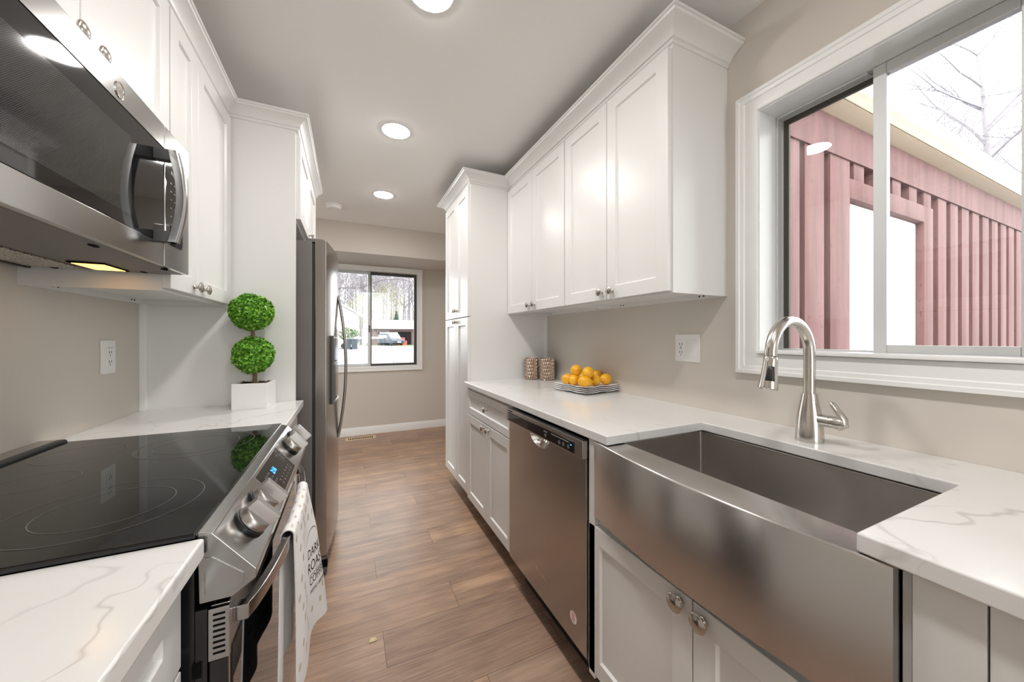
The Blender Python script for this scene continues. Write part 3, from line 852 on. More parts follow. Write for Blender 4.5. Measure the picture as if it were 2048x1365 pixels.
b = MB().lathe([(0.0, 0.0), (0.0165, 0.0), (0.0165, 0.0018), (0.0145, 0.0022), (0.0140, 0.0012), (0, 0.0012)], (MX, 1.008, 1.729), (1, 0, 0), 32, close=False); em = b.build('badge', 'chrome', dr)
def mp_l(x, y): return (MX + 0.0016, 1.008 + x, 1.729 + y)
text('badge_monogram', 'GE', 0.015, mp_l, 'chrome', dr, shear=0.3)
b = MB().box(-0.456, MX, SY + 0.001, MY1, 1.401, 1.764); sd = b.build('control_side', 'steelmw', t, 0.0015)
b = MB(); n = 6; rr = 0.016; pts = []
for cy, cz, a0 in ((1.312 - rr, 1.462 + rr, -PI / 2), (1.312 - rr, 1.692 - rr, 0), (SY + 0.008 + rr, 1.692 - rr, PI / 2), (SY + 0.008 + rr, 1.462 + rr, PI)):
    for i in range(n + 1): pts.append((cy + rr * math.cos(a0 + PI / 2 * i / n), cz + rr * math.sin(a0 + PI / 2 * i / n)))
b.prism([(1.2625 + (y - 1.2625) * 1.04, 1.577 + (z - 1.577) * 1.02) for y, z in pts], 'X', MX - 0.001, MX + 0.0008); b.build('keypad_bezel', 'chrome', sd)
b = MB(); b.prism(pts, 'X', MX - 0.001, MX + 0.0014); kp = b.build('keypad', 'bglass', sd)
def mp_k(x, y): return (MX + 0.0018, 1.262 + x, 1.655 + y)
text('keypad_label', 'Popcorn', 0.014, mp_k, 'print', kp)
b = MB()
for i in range(6):
    for j in range(3): b.box(MX + 0.001, MX + 0.0017, 1.235 + j * 0.022, 1.243 + j * 0.022, 1.625 - i * 0.022, 1.629 - i * 0.022)
b.build('keypad_mark', 'ring', kp)
HY = 1.158
pts = []
for i in range(17):
    k = i / 16; z = 1.452 + 0.229 * k
    pts.append((MX + 0.036 + 0.016 * math.sin(PI * k), HY, z))
b = MB(); rings = []
for p in pts:
    rings.append([b.v((p[0] + dx, HY + dy, p[2])) for dx, dy in ((-0.010, -0.012), (0.006, -0.012), (0.008, -0.004), (0.008, 0.008), (0.004, 0.014), (-0.010, 0.014))])
for a, c in zip(rings, rings[1:]):
    for k in range(6): b.face([a[k], a[(k + 1) % 6], c[(k + 1) % 6], c[k]])
b.face(rings[0][::-1]); b.face(rings[-1])
hn = b.build('handle', 'steelmw', dr, 0.001)
b = MB()
for z in (1.452, 1.654): b.box(MX - 0.001, MX + 0.040, HY - 0.011, HY + 0.013, z, z + 0.027)
b.build('handle_mount', 'greyplast', dr, 0.002)

# ---------------------------------------------------------------- refrigerator
FY0, FY1 = 2.03, 2.93
t = thing('refrigerator', 'stainless side-by-side refrigerator beside the white end panel', 'refrigerator', (-0.45, 2.48, 0))
box('cabinet', 'grey', t, XL + 0.02, -0.166, FY0 + 0.004, FY1 - 0.004, 0.03, 1.70, 0.004)
b = MB().box(-0.168, -0.152, FY0 + 0.012, FY1 - 0.012, 0.10, 1.69); b.build('door_gasket', 'black', t)
def dface(y): return -0.103 + 0.043 * (1 - ((y - 2.48) / 0.45) ** 2)
def fdoor(y0, y1):
    b = MB(); n = 24
    pl = [(-0.153, y0), (-0.153, y1)] + [(dface(y1 + (y0 - y1) * i / n), y1 + (y0 - y1) * i / n) for i in range(n + 1)]
    return b.prism(pl, 'Z', 0.105, 1.708).build('door', 'steelf', t, 0.003, 2, smooth=30)
fd = fdoor(FY0, 2.448); rd = fdoor(2.453, FY1)
def fhandle(d, y, dy):
    b = MB(); pts = []; rd_ = []
    for i in range(29):
        k = i / 28; z = 0.605 + 0.865 * k
        pts.append((dface(y) + 0.001 + 0.044 * math.sin(PI * k) ** 0.85, y, z)); rd_.append((0.0085, 0.013))
    b.tube(pts, rd_, 12, flat=(1, 0, 0)); b.build('handle', 'steelf', d, smooth=50)
fhandle(fd, 2.415, -1); fhandle(rd, 2.487, 1)
# dispenser: dark niche framed by chrome arcs
b = MB().box(dface(2.22) - 0.012, dface(2.22) + 0.004, 2.13, 2.36, 0.855, 1.225); dp = b.build('dispenser', 'greyplast', fd, 0.004)
b = MB().box(dface(2.22) - 0.005, dface(2.22) + 0.0045, 2.15, 2.34, 0.875, 1.06); b.build('dispenser_niche', 'black', dp, 0.002)
b = MB()
for z, s in ((1.215, 1), (1.075, -1), (0.868, -1)):
    b.tube([(dface(2.22) + 0.003 + 0.016 * math.sin(PI * i / 12), 2.13 + 0.23 * i / 12, z - 0.02 * s * math.sin(PI * i / 12) * 0.4) for i in range(13)], 0.004, 8)
b.build('dispenser_trim', 'chrome', dp, smooth=60)
b = MB().box(-0.17, -0.100, FY0 + 0.004, FY1 - 0.004, 0.012, 0.098); gr = b.build('base_grille', 'greyplast', t, 0.005)
b = MB().box(-0.135, -0.0985, FY0 + 0.002, FY0 + 0.03, 0.045, 0.085); b.build('hinge_pocket', 'slot', gr, 0.002)
for yy in (FY0 + 0.012, FY1 - 0.06):
    MB().box(-0.19, -0.112, yy, yy + 0.05, 1.698, 1.716).build('hinge_cover', 'grey', t, 0.003)
MB().box(-0.7, -0.2, FY0 + 0.03, FY1 - 0.03, 0.0, 0.032).build('roller_base', 'black', t)

# ---------------------------------------------------------------- right side tall pantry
t = thing('pantry_cabinet', 'tall white four-door pantry cabinet at the end of the right counter', 'cabinet', (1.05, 2.64, 0))
box('carcass', 'white', t, 0.762, XR - 0.002, 2.329, 2.945, 0.11, 2.285)
box('toe_kick', 'black', t, 0.835, XR - 0.002, 2.333, 2.94, 0.0, 0.11)
PX = 0.742
door(t, PX, -1, 2.333, 2.618, 0.135, 1.355, (2.598, 1.331))
door(t, PX, -1, 2.622, 2.940, 0.135, 1.355, (2.642, 1.331))
door(t, PX, -1, 2.333, 2.618, 1.361, 2.262, (2.598, 1.417))
door(t, PX, -1, 2.622, 2.940, 1.361, 2.262, (2.642, 1.417))
# ---------------------------------------------------------------- right wall cabinets
for y0, y1, ym, lab in ((1.588, 2.327, 1.957, 'white two-door wall cabinet next to the tall pantry'), (0.912, 1.586, 1.250, 'white two-door wall cabinet nearest the sink window')):
    t = thing('wall_cabinet', lab, 'cabinet', (XR, (y0 + y1) / 2, 1.378), 'white shaker wall cabinets')
    upper_body(t, XR, 1.060, y0, y1, 1.378, 2.285, XR)
    door(t, 1.040, -1, y0 + (0.006 if y0 < 1 else 0.003), ym - 0.0015, 1.384, 2.262, (ym - 0.036, 1.420), 0.0175)
    door(t, 1.040, -1, ym + 0.0015, y1 - 0.002, 1.384, 2.262, (ym + 0.034, 1.420), 0.0175)
crown2 = [(-0.01, 0), (0.004, 0), (0.007, 0.004), (0.007, 0.011), (0.014, 0.014), (0.018, 0.023), (0.030, 0.036), (0.048, 0.046), (0.063, 0.051), (0.066, 0.058), (0.072, 0.059), (0.072, 0.068), (-0.01, 0.068)]
b = MB(); b.sweep([(o, 2.276 + z) for o, z in crown2], [(XR - 0.001, 0.912), (1.058, 0.912), (1.058, 2.329), (0.760, 2.329), (0.760, 2.945), (XR - 0.001, 2.945)], -1)
tag(b.build('crown_molding', 'white', None, smooth=25), 'white crown molding along the right wall cabinets and around the pantry', 'molding', 'crown moldings')

# ---------------------------------------------------------------- right base run
g = 'white shaker base cabinets'
t = thing('base_cabinet', 'white base cabinet with one drawer and two doors beside the dishwasher', 'cabinet', (1.05, 1.95, 0), g)
box('carcass', 'white', t, 0.757, XR - 0.002, 1.587, 2.327, 0.11, CB)
box('toe_kick', 'black', t, 0.83, XR - 0.002, 1.59, 2.327, 0.0, 0.11)
BX = 0.737
d = MB().shaker(BX, -1, 1.600, 2.322, 0.703, 0.862, 0.02, 0.042).build('drawer_front', 'white', t, 0.0012, 1); knob(d, BX, 1.950, 0.788, -1)
door(t, BX, -1, 1.600, 1.953, 0.125, 0.697, (1.918, 0.672))
door(t, BX, -1, 1.957, 2.322, 0.125, 0.697, (1.994, 0.672))

# dishwasher
DY0, DY1 = 0.958, 1.584
t = thing('dishwasher', 'stainless dishwasher under the right counter', 'dishwasher', (1.0, 1.27, 0))
box('tub', 'black', t, 0.745, XR - 0.03, DY0 + 0.004, DY1 - 0.004, 0.10, CB - 0.012)
box('toe_kick', 'black', t, 0.80, XR - 0.05, DY0 + 0.006, DY1 - 0.006, 0.0, 0.10)
nt = [(1.282 - 0.083 * math.cos(PI * i / 20), 0.812 - 0.050 * math.sin(PI * i / 20)) for i in range(21)]
b = MB().prism([(DY0 + 0.004, 0.145), (DY0 + 0.004, 0.812)] + nt + [(DY1 - 0.002, 0.812), (DY1 - 0.002, 0.145)], 'X', 0.716, 0.744); dd = b.build('door', 'steel', t, 0.003)
b = MB().box(0.700, 0.744, DY0 + 0.002, DY1 - 0.002, 0.812, 0.872); dc = b.build('control_console', 'steel', t, 0.003)
b = MB().box(0.6985, 0.706, 1.005, 1.558, 0.816, 0.858); ci = b.build('control_strip', 'bglass', dc, 0.004)
b = MB()
for y in (1.20, 1.10, 1.073, 1.042): b.lathe([(0.0075, 0), (0.0075, 0.0006)], (0.6984, y, 0.833), (-1, 0, 0), 18)
b.build('push_button', 'greyplast', ci)
b = MB()
for i in range(16):
    y = 1.04 + 0.0075 * i
    b.box(0.6980, 0.6986, y, y + 0.004, 0.848, 0.8505)
for y in (1.20, 1.21, 1.19): b.box(0.6980, 0.6986, y - 0.004, y + 0.003, 0.846, 0.848)
b.build('button_label', 'print', ci, smooth=0)
MB().box(0.6979, 0.6986, 1.022, 1.029, 0.842, 0.8445).build('indicator_light', 'blue', ci)
b = MB()
for i in range(5): b.box(0.6992, 0.701, 1.512 + i * 0.009, 1.518 + i * 0.009, 0.8615, 0.8655)
b.build('vent_slot', 'slot', dc)
# pocket handle below the console: a scooped bowl
b = MB()
def scoop(u, v):
    a = PI * u
    return Vector((0.7163 + 0.030 * (1 - v ** 2.2), 1.282 - 0.083 * v * math.cos(a), 0.812 - 0.050 * v * math.sin(a)))
b.grid(scoop, 24, 10)
b.build('pocket_handle', 'chrome', dd, smooth=60)
def mp_w(x, y): return (0.7153, 1.262 - x, 0.248 + y)
text('nameplate', 'Whirlpool', 0.026, mp_w, 'chrome', dd, shear=0.35)
b = MB().lathe([(0.0215, 0), (0.0215, 0.0005)], (0.7158, 1.036, 0.232), (-1, 0, 0), 28); st = b.build('energy_sticker', 'plastic', dd)
b = MB()
for k in range(5): b.box(0.7150, 0.7154, 1.036 - 0.011 + abs(k - 2) * 0.002, 1.036 + 0.011 - abs(k - 2) * 0.002, 0.232 + (k - 2) * 0.006, 0.232 + (k - 2) * 0.006 + 0.0025)
n = 28; A = []; B = []
for i in range(n):
    a = 2 * PI * i / n
    A.append(b.v((0.7151, 1.036 + 0.0200 * math.cos(a), 0.232 + 0.0200 * math.sin(a)))); B.append(b.v((0.7151, 1.036 + 0.0215 * math.cos(a), 0.232 + 0.0215 * math.sin(a))))
for i in range(n): b.face([A[i], A[(i + 1) % n], B[(i + 1) % n], B[i]])
b.build('sticker_print', 'red', st, smooth=0)

# sink base cabinet
t = thing('sink_base_cabinet', 'white two-door sink base cabinet under the stainless apron', 'cabinet', (1.05, 0.58, 0), g)
b = MB().box(0.742, XR - 0.002, 0.222, 0.955, 0.11, 0.634)
b.box(0.722, 0.76, 0.925, 0.955, 0.11, CB).box(0.742, 0.78, 0.222, 0.232, 0.11, CB)
b.build('carcass', 'white', t, 0.001)
box('toe_kick', 'black', t, 0.82, XR - 0.002, 0.226, 0.95, 0.0, 0.11)
SX = 0.722
door(t, SX, -1, 0.224, 0.566, 0.125, 0.606, (0.540, 0.579), 0.0205)
door(t, SX, -1, 0.569, 0.957, 0.125, 0.606, (0.602, 0.583), 0.0205)
t = thing('base_cabinet', 'white base cabinet at the near right end past the sink', 'cabinet', (1.05, -0.2, 0), g)
box('carcass', 'white', t, 0.757, XR - 0.002, -0.75, 0.219, 0.11, CB)
box('filler', 'white', t, 0.733, 0.757, 0.154, 0.219, 0.11, CB)
box('toe_kick', 'black', t, 0.83, XR - 0.002, -0.75, 0.216, 0.0, 0.11)
box('door', 'white', t, 0.735, 0.757, -0.30, 0.152, 0.12, 0.879, 0.001)

# countertop with sink cut-out
pl = [(0.714, -0.8), (0.714, 0.274), (1.141, 0.274), (1.141, 0.857), (0.714, 0.857), (0.714, 2.328), (XR, 2.328), (XR, -0.8)]
b = MB().prism(pl, 'Z', CB, CT)
tag(b.build('countertop', 'quartz', None, 0.0035, 3), 'long white veined quartz countertop cut around the farmhouse sink', 'countertop')

# farmhouse sink
t = thing('farmhouse_sink', 'brushed stainless farmhouse sink with bowed apron front', 'sink', (0.95, 0.58, 0.64))
SY0, SY1, ST, SB = 0.234, 0.922, 0.8825, 0.638
def ap(y): return 0.718 - 0.032 * (1 - ((y - 0.578) / 0.344) ** 2)
b = MB(); n = 32; rows = []
for i in range(n + 1):
    y = SY0 + (SY1 - SY0) * i / n; x = ap(y)
    rows.append([b.v(p) for p in ((0.760, y, SB + 0.006), (x + 0.006, y, SB), (x + 0.0015, y, SB + 0.0015), (x, y, SB + 0.006), (x, y, ST - 0.005), (x + 0.0015, y, ST - 0.0012), (x + 0.005, y, ST), (0.788, y, ST), (0.788, y, ST - 0.02))])
for a, c in zip(rows, rows[1:]):
    for k in range(8): b.face([a[k], a[k + 1], c[k + 1], c[k]])
b.face(rows[0]); b.face(rows[-1][::-1])
apr = b.build('apron_front', 'sinksteel', t, smooth=50)
b = MB()
x0, x1, y0, y1, zb = 0.787, 1.150, 0.262, 0.870, 0.652
out = [b.v(p) for p in ((x0, y0, ST), (x1, y0, ST), (x1, y1, ST), (x0, y1, ST))]
bot = [b.v(p) for p in ((x0 + 0.003, y0 + 0.003, zb), (x1 - 0.003, y0 + 0.003, zb), (x1 - 0.003, y1 - 0.003, zb), (x0 + 0.003, y1 - 0.003, zb))]
fl = [b.v(p) for p in ((x0, y0 - 0.03, ST), (x1 + 0.03, y0 - 0.03, ST), (x1 + 0.03, y1 + 0.03, ST), (x0, y1 + 0.03, ST))]
for k in range(4): b.face([out[k], bot[k], bot[(k + 1) % 4], out[(k + 1) % 4]])
b.face(bot)
for k in range(3): b.face([out[k], out[k + 1], fl[k + 1], fl[k]])
bs = b.build('basin', 'sinksteel', t, 0.006, 3, smooth=50)
md = bs.modifiers.new('sheet', 'SOLIDIFY'); md.thickness = 0.0015; md.offset = -1
b = MB().lathe([(0.055, 0), (0.055, 0.003), (0.045, 0.004), (0.040, 0.001), (0, 0.001)], (0.98, 0.566, zb), (0, 0, 1), 28, close=False); b.build('drain', 'chrome', t)

# ---------------------------------------------------------------- faucet
FX, FY = 1.222, 0.573
t = thing('faucet', 'satin nickel pull-down faucet behind the sink', 'faucet', (FX, FY, CT))
b = MB().lathe([(0.0335, 0), (0.0338, 0.003), (0.0332, 0.02), (0.0315, 0.05), (0.0275, 0.085), (0.0215, 0.115), (0.0185, 0.132), (0.0175, 0.138), (0.0148, 0.1385)], (FX, FY, CT), (0, 0, 1), 36)
b.build('body', 'faucet', t, smooth=40)
pts = [(FX, FY, CT + 0.13), (FX, FY, CT + 0.19), (FX, FY, 1.155)]
R = 0.094
for i in range(1, 17):
    a = PI * i / 16 * 1.03; pts.append((FX - R + R * math.cos(a), FY, 1.168 + R * math.sin(a)))
pe = Vector(pts[-1]); td = (pe - Vector(pts[-2])).normalized()
b = MB().tube(pts, 0.0143, 20); b.build('spout', 'faucet', t, smooth=50)
hd_ax = Vector((-0.17, 0.0, -1)).normalized()
b = MB().lathe([(0.0150, -0.004), (0.0162, 0.0), (0.0165, 0.012), (0.0185, 0.045), (0.0225, 0.076), (0.0230, 0.082), (0.021, 0.084), (0.0, 0.083)], pe, hd_ax, 32, close=False)
sh = b.build('spray_head', 'faucet', t, smooth=40)
b = MB().lathe([(0.0152, -0.0052), (0.0152, -0.003)], pe, hd_ax, 32); b.build('joint_ring', 'black', sh)
# rocker switch on the front-left of the head
bd = Vector((-0.80, -0.60, 0)); bd = (bd - hd_ax * bd.dot(hd_ax)).normalized(); bs_ = hd_ax.cross(bd)
b = MB()
for k in range(9):
    pass
V = []
for i in range(7):
    k = i / 6; r_ = 0.0168 + 0.0055 * k
    row = []
    for j in range(7):
        q = (j / 6 - 0.5) * 1.05
        hgt = 0.002 if 0 < i < 6 and 0 < j < 6 else -0.001
        row.append(b.v(pe + hd_ax * (0.020 + 0.042 * k) + (bd * math.cos(q) + bs_ * math.sin(q)) * (r_ + hgt)))
    V.append(row)
for i in range(6):
    for j in range(6): b.face([V[i][j], V[i + 1][j], V[i + 1][j + 1], V[i][j + 1]])
b.build('spray_button', 'black', sh, smooth=60)
b = MB().lathe([(0.0165, 0), (0.0165, 0.030), (0.0150, 0.031), (0.0150, 0.033), (0.0165, 0.034), (0.0165, 0.056), (0.013, 0.062), (0, 0.064)], (FX, FY - 0.018, CT + 0.066), (0, -1, 0), 26, close=False)
vs = b.build('handle', 'faucet', t, smooth=40)
b = MB().tube([(FX - 0.002, FY - 0.066, CT + 0.050), (FX + 0.002, FY - 0.080, CT + 0.060), (FX + 0.002, FY - 0.078, CT + 0.078), (FX, FY - 0.066, CT + 0.098), (FX - 0.001, FY - 0.056, CT + 0.114), (FX - 0.001, FY - 0.052, CT + 0.120)], [(0.006, 0.011), (0.0075, 0.013), (0.0065, 0.012), (0.005, 0.0095), (0.0055, 0.009), (0.003, 0.006)], 14, flat=(0, 1, 0))
b.build('lever', 'faucet', vs, smooth=60)

# ---------------------------------------------------------------- wall plates
t = thing('outlet', 'white duplex outlet plate on the left wall above the cooktop', 'outlet', (XL, 1.735, 1.146))
box('plate', 'plastic', t, XL, XL + 0.006, 1.695, 1.775, 1.088, 1.205, 0.002)
b = MB().box(XL + 0.006, XL + 0.009, 1.717, 1.753, 1.112, 1.181); rc = b.build('receptacle', 'plastic', t, 0.001)
b = MB()
for z in (1.163, 1.130):
    for y in (1.7285, 1.7415): b.box(XL + 0.0088, XL + 0.0094, y - 0.0011, y + 0.0011, z - 0.0045, z + 0.0045)
    b.box(XL + 0.0088, XL + 0.0094, 1.7335, 1.7365, z - 0.0125, z - 0.0085)
b.box(XL + 0.0088, XL + 0.0094, 1.721, 1.749, 1.1785, 1.1795)
b.build('slot', 'slot', rc)
t = thing('outlet', 'white two-gang plate with outlet and rocker switch right of the fruit', 'outlet', (XR, 1.091, 1.166))
box('plate', 'plastic', t, XR - 0.006, XR, 1.029, 1.153, 1.108, 1.229, 0.002)
b = MB().box(XR - 0.009, XR - 0.006, 1.102, 1.137, 1.134, 1.203); rc = b.build('receptacle', 'plastic', t, 0.001)
b = MB()
for z in (1.186, 1.151):
    for y in (1.113, 1.126): b.box(XR - 0.0094, XR - 0.0088, y - 0.0012, y + 0.0012, z - 0.005, z + 0.005)
    b.box(XR - 0.0094, XR - 0.0088, 1.1178, 1.1212, z - 0.014, z - 0.010)
b.box(XR - 0.0094, XR - 0.0088, 1.113, 1.126, 1.1665, 1.1685)
b.build('slot', 'slot', rc)
b = MB().prism([(XR - 0.0065, 1.134), (XR - 0.0075, 1.134), (XR - 0.011, 1.168), (XR - 0.0085, 1.203), (XR - 0.0065, 1.203)], 'Y', 1.047, 1.082); b.build('rocker', 'plastic', t, 0.0006)
b = MB()
for y in (1.0645, 1.1195):
    for z in (1.120, 1.218): b.lathe([(0.0028, 0), (0.0028, 0.0006)], (XR - 0.006, y, z), (-1, 0, 0), 12)
b.build('screw', 'plastic', t)

# ---------------------------------------------------------------- votive holders
def votive(x, y, r, h, lab):
    t = thing('candle_holder', lab, 'candle holder', (x, y, CT), 'bronze mercury glass candle holders')
    b = MB(); nt, nz = 160, 84; rows = 6
    def f(u, v):
        a = 2 * PI * u; z = h * (0.02 + 0.98 * v)
        q = v * rows; row = math.floor(q); fr = q - row - 0.0
        c = 20 * u + 0.5 * (row % 2); fc = c - math.floor(c) - 0.5
        bump = max(0.0, 1 - (fc * 2.1) ** 2) * (0.45 + 0.55 * math.sin(PI * fr) ** 0.8)
        rr = r - 0.0062 + 0.0062 * bump
        if v > 0.985: rr = r - 0.005
        return Vector((x + rr * math.cos(a), y + rr * math.sin(a), CT + z))
    b.grid(f, nt, nz, cu=True)
    b.build('glass_body', 'votive', t, smooth=70)
    b = MB().lathe([(0, 0.0), (r - 0.008, 0.0), (r - 0.004, 0.003), (r - 0.004, h * 0.021), (r - 0.006, 0.006), (0, 0.006)], (x, y, CT), (0, 0, 1), 48, close=False); b.build('foot', 'votive', t)
    b = MB().lathe([(r - 0.0045, h), (r - 0.003, h + 0.002), (r - 0.006, h + 0.003), (r - 0.007, h), (r - 0.007, 0.01)], (x, y, CT), (0, 0, 1), 48, close=False); b.build('rim', 'votive', t)
votive(1.203, 2.268, 0.052, 0.148, 'bronze textured glass candle holder touching the pantry side')
votive(1.284, 2.182, 0.057, 0.150, 'bronze textured glass candle holder nearer the plate stack')

# ---------------------------------------------------------------- stacked plates and lemons
px, py, pa = 1.21, 1.63, math.radians(8)
g = 'stacked white square plates'
def plate_mesh():
    b = MB(); n = 44; hw = 0.123
    def f(u, v, lift):
        sx, sy = 2 * u - 1, 2 * v - 1
        m = max(abs(sx), abs(sy))
        k = max(0, (m - 0.66) / 0.34)
        z = 0.004 + 0.0068 * k ** 1.2
        ang = sx if abs(sy) >= abs(sx) else sy
        z += 0.0018 * k * math.cos(ang / max(m, 1e-6) * PI * 2.0)
        q = 1 + 0.02 * (abs(sx) * abs(sy)) * k
        return Vector((sx * hw * q, sy * hw * q, z + lift))
    b.grid(lambda u, v: f(u, v, 0.0), n, n)
    return b
b = plate_mesh()
pm = b.build('plate', 'ceramic', None, smooth=80)
so = pm.modifiers.new('thickness', 'SOLIDIFY'); so.thickness = 0.0030; so.offset = -1
for i in range(4):
    o = pm if i == 0 else pm.copy()
    if i: C.objects.link(o)
    o.location = (px, py, CT + 0.004 + 0.0098 * i); o.rotation_euler = (0, 0, pa + math.radians((0, 0.8, -0.6, 0.4)[i]))
    tag(o, ('bottom white square plate of the stack, lying on the counter', 'white square plate second from the bottom of the stack', 'white square plate second from the top of the stack', 'top white square plate with wavy rim holding the lemons')[i], 'plate', g)
b = MB().lathe([(0.055, 0), (0.055, 0.0045), (0.052, 0.0045), (0.052, 0)], (px, py, CT), (0, 0, 1), 32, close=False)
fo = b.build('foot_ring', 'ceramic', pm, loc=(px, py, CT + 0.004))
PT = CT + 0.004 + 0.0098 * 3 + 0.004
def lemon_mesh():
    b = MB(); L, R = 0.036, 0.0305
    prof = []
    for i in range(23):
        a = PI * i / 22; r = R * math.sin(a) ** 0.92; z = -L * math.cos(a)
        if i >= 20: z += 0.003 * (i - 19)
        prof.append((max(r, 0) if 0 < i < 22 else 0.0, z))
    prof[20] = (0.0075, prof[20][1]); prof[21] = (0.0045, prof[21][1])
    b.lathe(prof, (0, 0, 0), (0, 0, 1), 28, close=False)
    return b
lm = lemon_mesh().build('lemon', 'lemon', None, smooth=80)
def stem_mesh():
    b = MB(); b.lathe([(0.0024, -0.0357), (0.0020, -0.0366), (0, -0.0364)], (0, 0, 0), (0, 0, 1), 10, close=False); return b
sm_ = stem_mesh().build('stem_scar', 'chip', lm)
# position, tilt (polar, azimuth), scale
def seen(u, v, z):
    a = (u - 1024) / 707.0; d = (z - 1.216) / -((v - 675.1) / 707.0); s_, c_ = math.sin(math.radians(24.8)), math.cos(math.radians(24.8))
    return (d * (a * c_ + s_), d * (-a * s_ + c_), z)
Z1 = PT + 0.031
LEM = [(seen(1134.7, 758.4, Z1), (1.5, -1.3), 0.98, 'lemon at the near left of the pile, lowest row, furthest left in view'),
       (seen(1148.6, 760.0, Z1), (1.35, 0.75), 0.98, 'lemon in the front lower row, second from the left'),
       (seen(1169.5, 763.5, Z1 - 0.001), (1.57, -0.75), 1.0, 'lemon lying sideways at the front corner of the plate'),
       (seen(1190.5, 760.4, Z1), (1.3, -2.4), 1.0, 'lemon in the front lower row, right of the sideways one'),
       (seen(1211.5, 758.8, Z1), (1.5, 0.4), 1.0, 'lemon at the far right end of the lower row'),
       (seen(1166, 754.5, Z1), (1.5, 1.0), 1.0, 'lemon hidden deep in the middle of the pile'),
       (seen(1193, 750.5, Z1 + 0.012), (1.4, 0.3), 1.0, 'lemon peeking out behind the upper lemons'),
       (seen(1152.0, 741.5, Z1 + 0.050), (1.35, -2.0), 1.06, 'topmost lemon on the left of the pile'),
       (seen(1176.0, 745.3, Z1 + 0.046), (1.4, 0.85), 1.0, 'upper lemon right of the topmost one with its stem end showing')]
for i, (p, (po, az), sc, lab) in enumerate(LEM):
    o = lm if i == 0 else lm.copy()
    if i:
        C.objects.link(o)
        c = sm_.copy(); C.objects.link(c); c.parent = o
    o.location = p; o.rotation_euler = (0, po, az); o.scale = (sc, sc, sc)
    tag(o, lab, 'lemon', 'lemons on the top plate')

# ---------------------------------------------------------------- topiary
tx, ty = -0.372, 1.868
t = thing('topiary', 'double-ball boxwood topiary in a white square pot', 'plant', (tx, ty, CT))
hw, hh = 0.063, 0.108
ra = math.radians(-5)
def rot(dx, dy): return (tx + dx * math.cos(ra) - dy * math.sin(ra), ty + dx * math.sin(ra) + dy * math.cos(ra))
b = MB()
def rect(h, z): return [b.v((*rot(a * h, c * h), z)) for a, c in ((-1, -1), (1, -1), (1, 1), (-1, 1))]
r = [rect(hw, CT), rect(hw, CT + hh), rect(hw - 0.005, CT + hh), rect(hw - 0.005, CT + hh - 0.012)]
for a, c in zip(r, r[1:]):
    for k in range(4): b.face([a[k], a[(k + 1) % 4], c[(k + 1) % 4], c[k]])
b.face(r[0][::-1])
b.build('pot', 'ceramic', t, 0.0008, 1)
rn = random.Random(3); b = MB()
r = rect(hw - 0.0045, CT + hh - 0.010); b.face(r)
for i in range(90):
    dx, dy = rn.uniform(-1, 1) * (hw - 0.009), rn.uniform(-1, 1) * (hw - 0.009)
    b.sphere((*rot(dx, dy), CT + hh - 0.008 + rn.uniform(0, 0.004)), rn.uniform(0.003, 0.006), 6, 4, (1.3, 1, 0.7))
b.build('moss', 'soil', t)
b = MB().tube([(tx, ty, CT + hh - 0.015), (tx + 0.002, ty, 1.05), (tx - 0.003, ty, 1.12), (tx - 0.006, ty, 1.22), (tx - 0.010, ty, 1.34)], [0.009, 0.008, 0.0078, 0.0075, 0.007], 10); b.build('stem', 'bark', t)
def ball(c, rh, rv, seed):
    rn = random.Random(seed); b = MB(); c = Vector(c)
    n = 3000
    for i in range(n):
        z = 1 - 2 * (i + 0.5) / n; a = i * 2.399963
        d = Vector((math.sqrt(1 - z * z) * math.cos(a), math.sqrt(1 - z * z) * math.sin(a), z))
        lump = 1 + 0.05 * math.sin(7 * d.x + 3 * d.z) * math.sin(6 * d.y + 2) + rn.uniform(-0.13, 0.07)
        p = c + Vector((d.x * rh, d.y * rh, d.z * rv)) * lump
        nd = (d + Vector((rn.uniform(-1, 1), rn.uniform(-1, 1), rn.uniform(-0.5, 1))) * 1.0).normalized()
        u = nd.cross(Vector((rn.uniform(-1, 1), rn.uniform(-1, 1), rn.uniform(-1, 1)))).normalized(); w = nd.cross(u)
        L, Wd = rn.uniform(0.0058, 0.0085), rn.uniform(0.0036, 0.0052)
        cu = rn.uniform(0.001, 0.003)
        ps = [b.v(p + u * l * L + w * s * Wd + nd * (cu * (abs(s) * 1.2 - (l * l) * 0.8))) for l, s in ((-1, 0), (-0.45, -0.85), (0.25, -1), (0.8, -0.5), (1, 0), (0.8, 0.5), (0.25, 1), (-0.45, 0.85))]
        ctr = b.v(p - nd * 0.0006)
        for k in range(8): b.face([ctr, ps[k], ps[(k + 1) % 8]])
    o = b.build('foliage_ball', 'leaf', t, smooth=0, keep=True)
    k = MB().sphere(c, 1, 20, 12, (rh * 0.84, rh * 0.84, rv * 0.84)); k.build('foliage_core', 'bush', o)
ball((tx - 0.004, ty, 1.139), 0.071, 0.074, 1)
ball((tx - 0.010, ty, 1.325), 0.076, 0.073, 2)

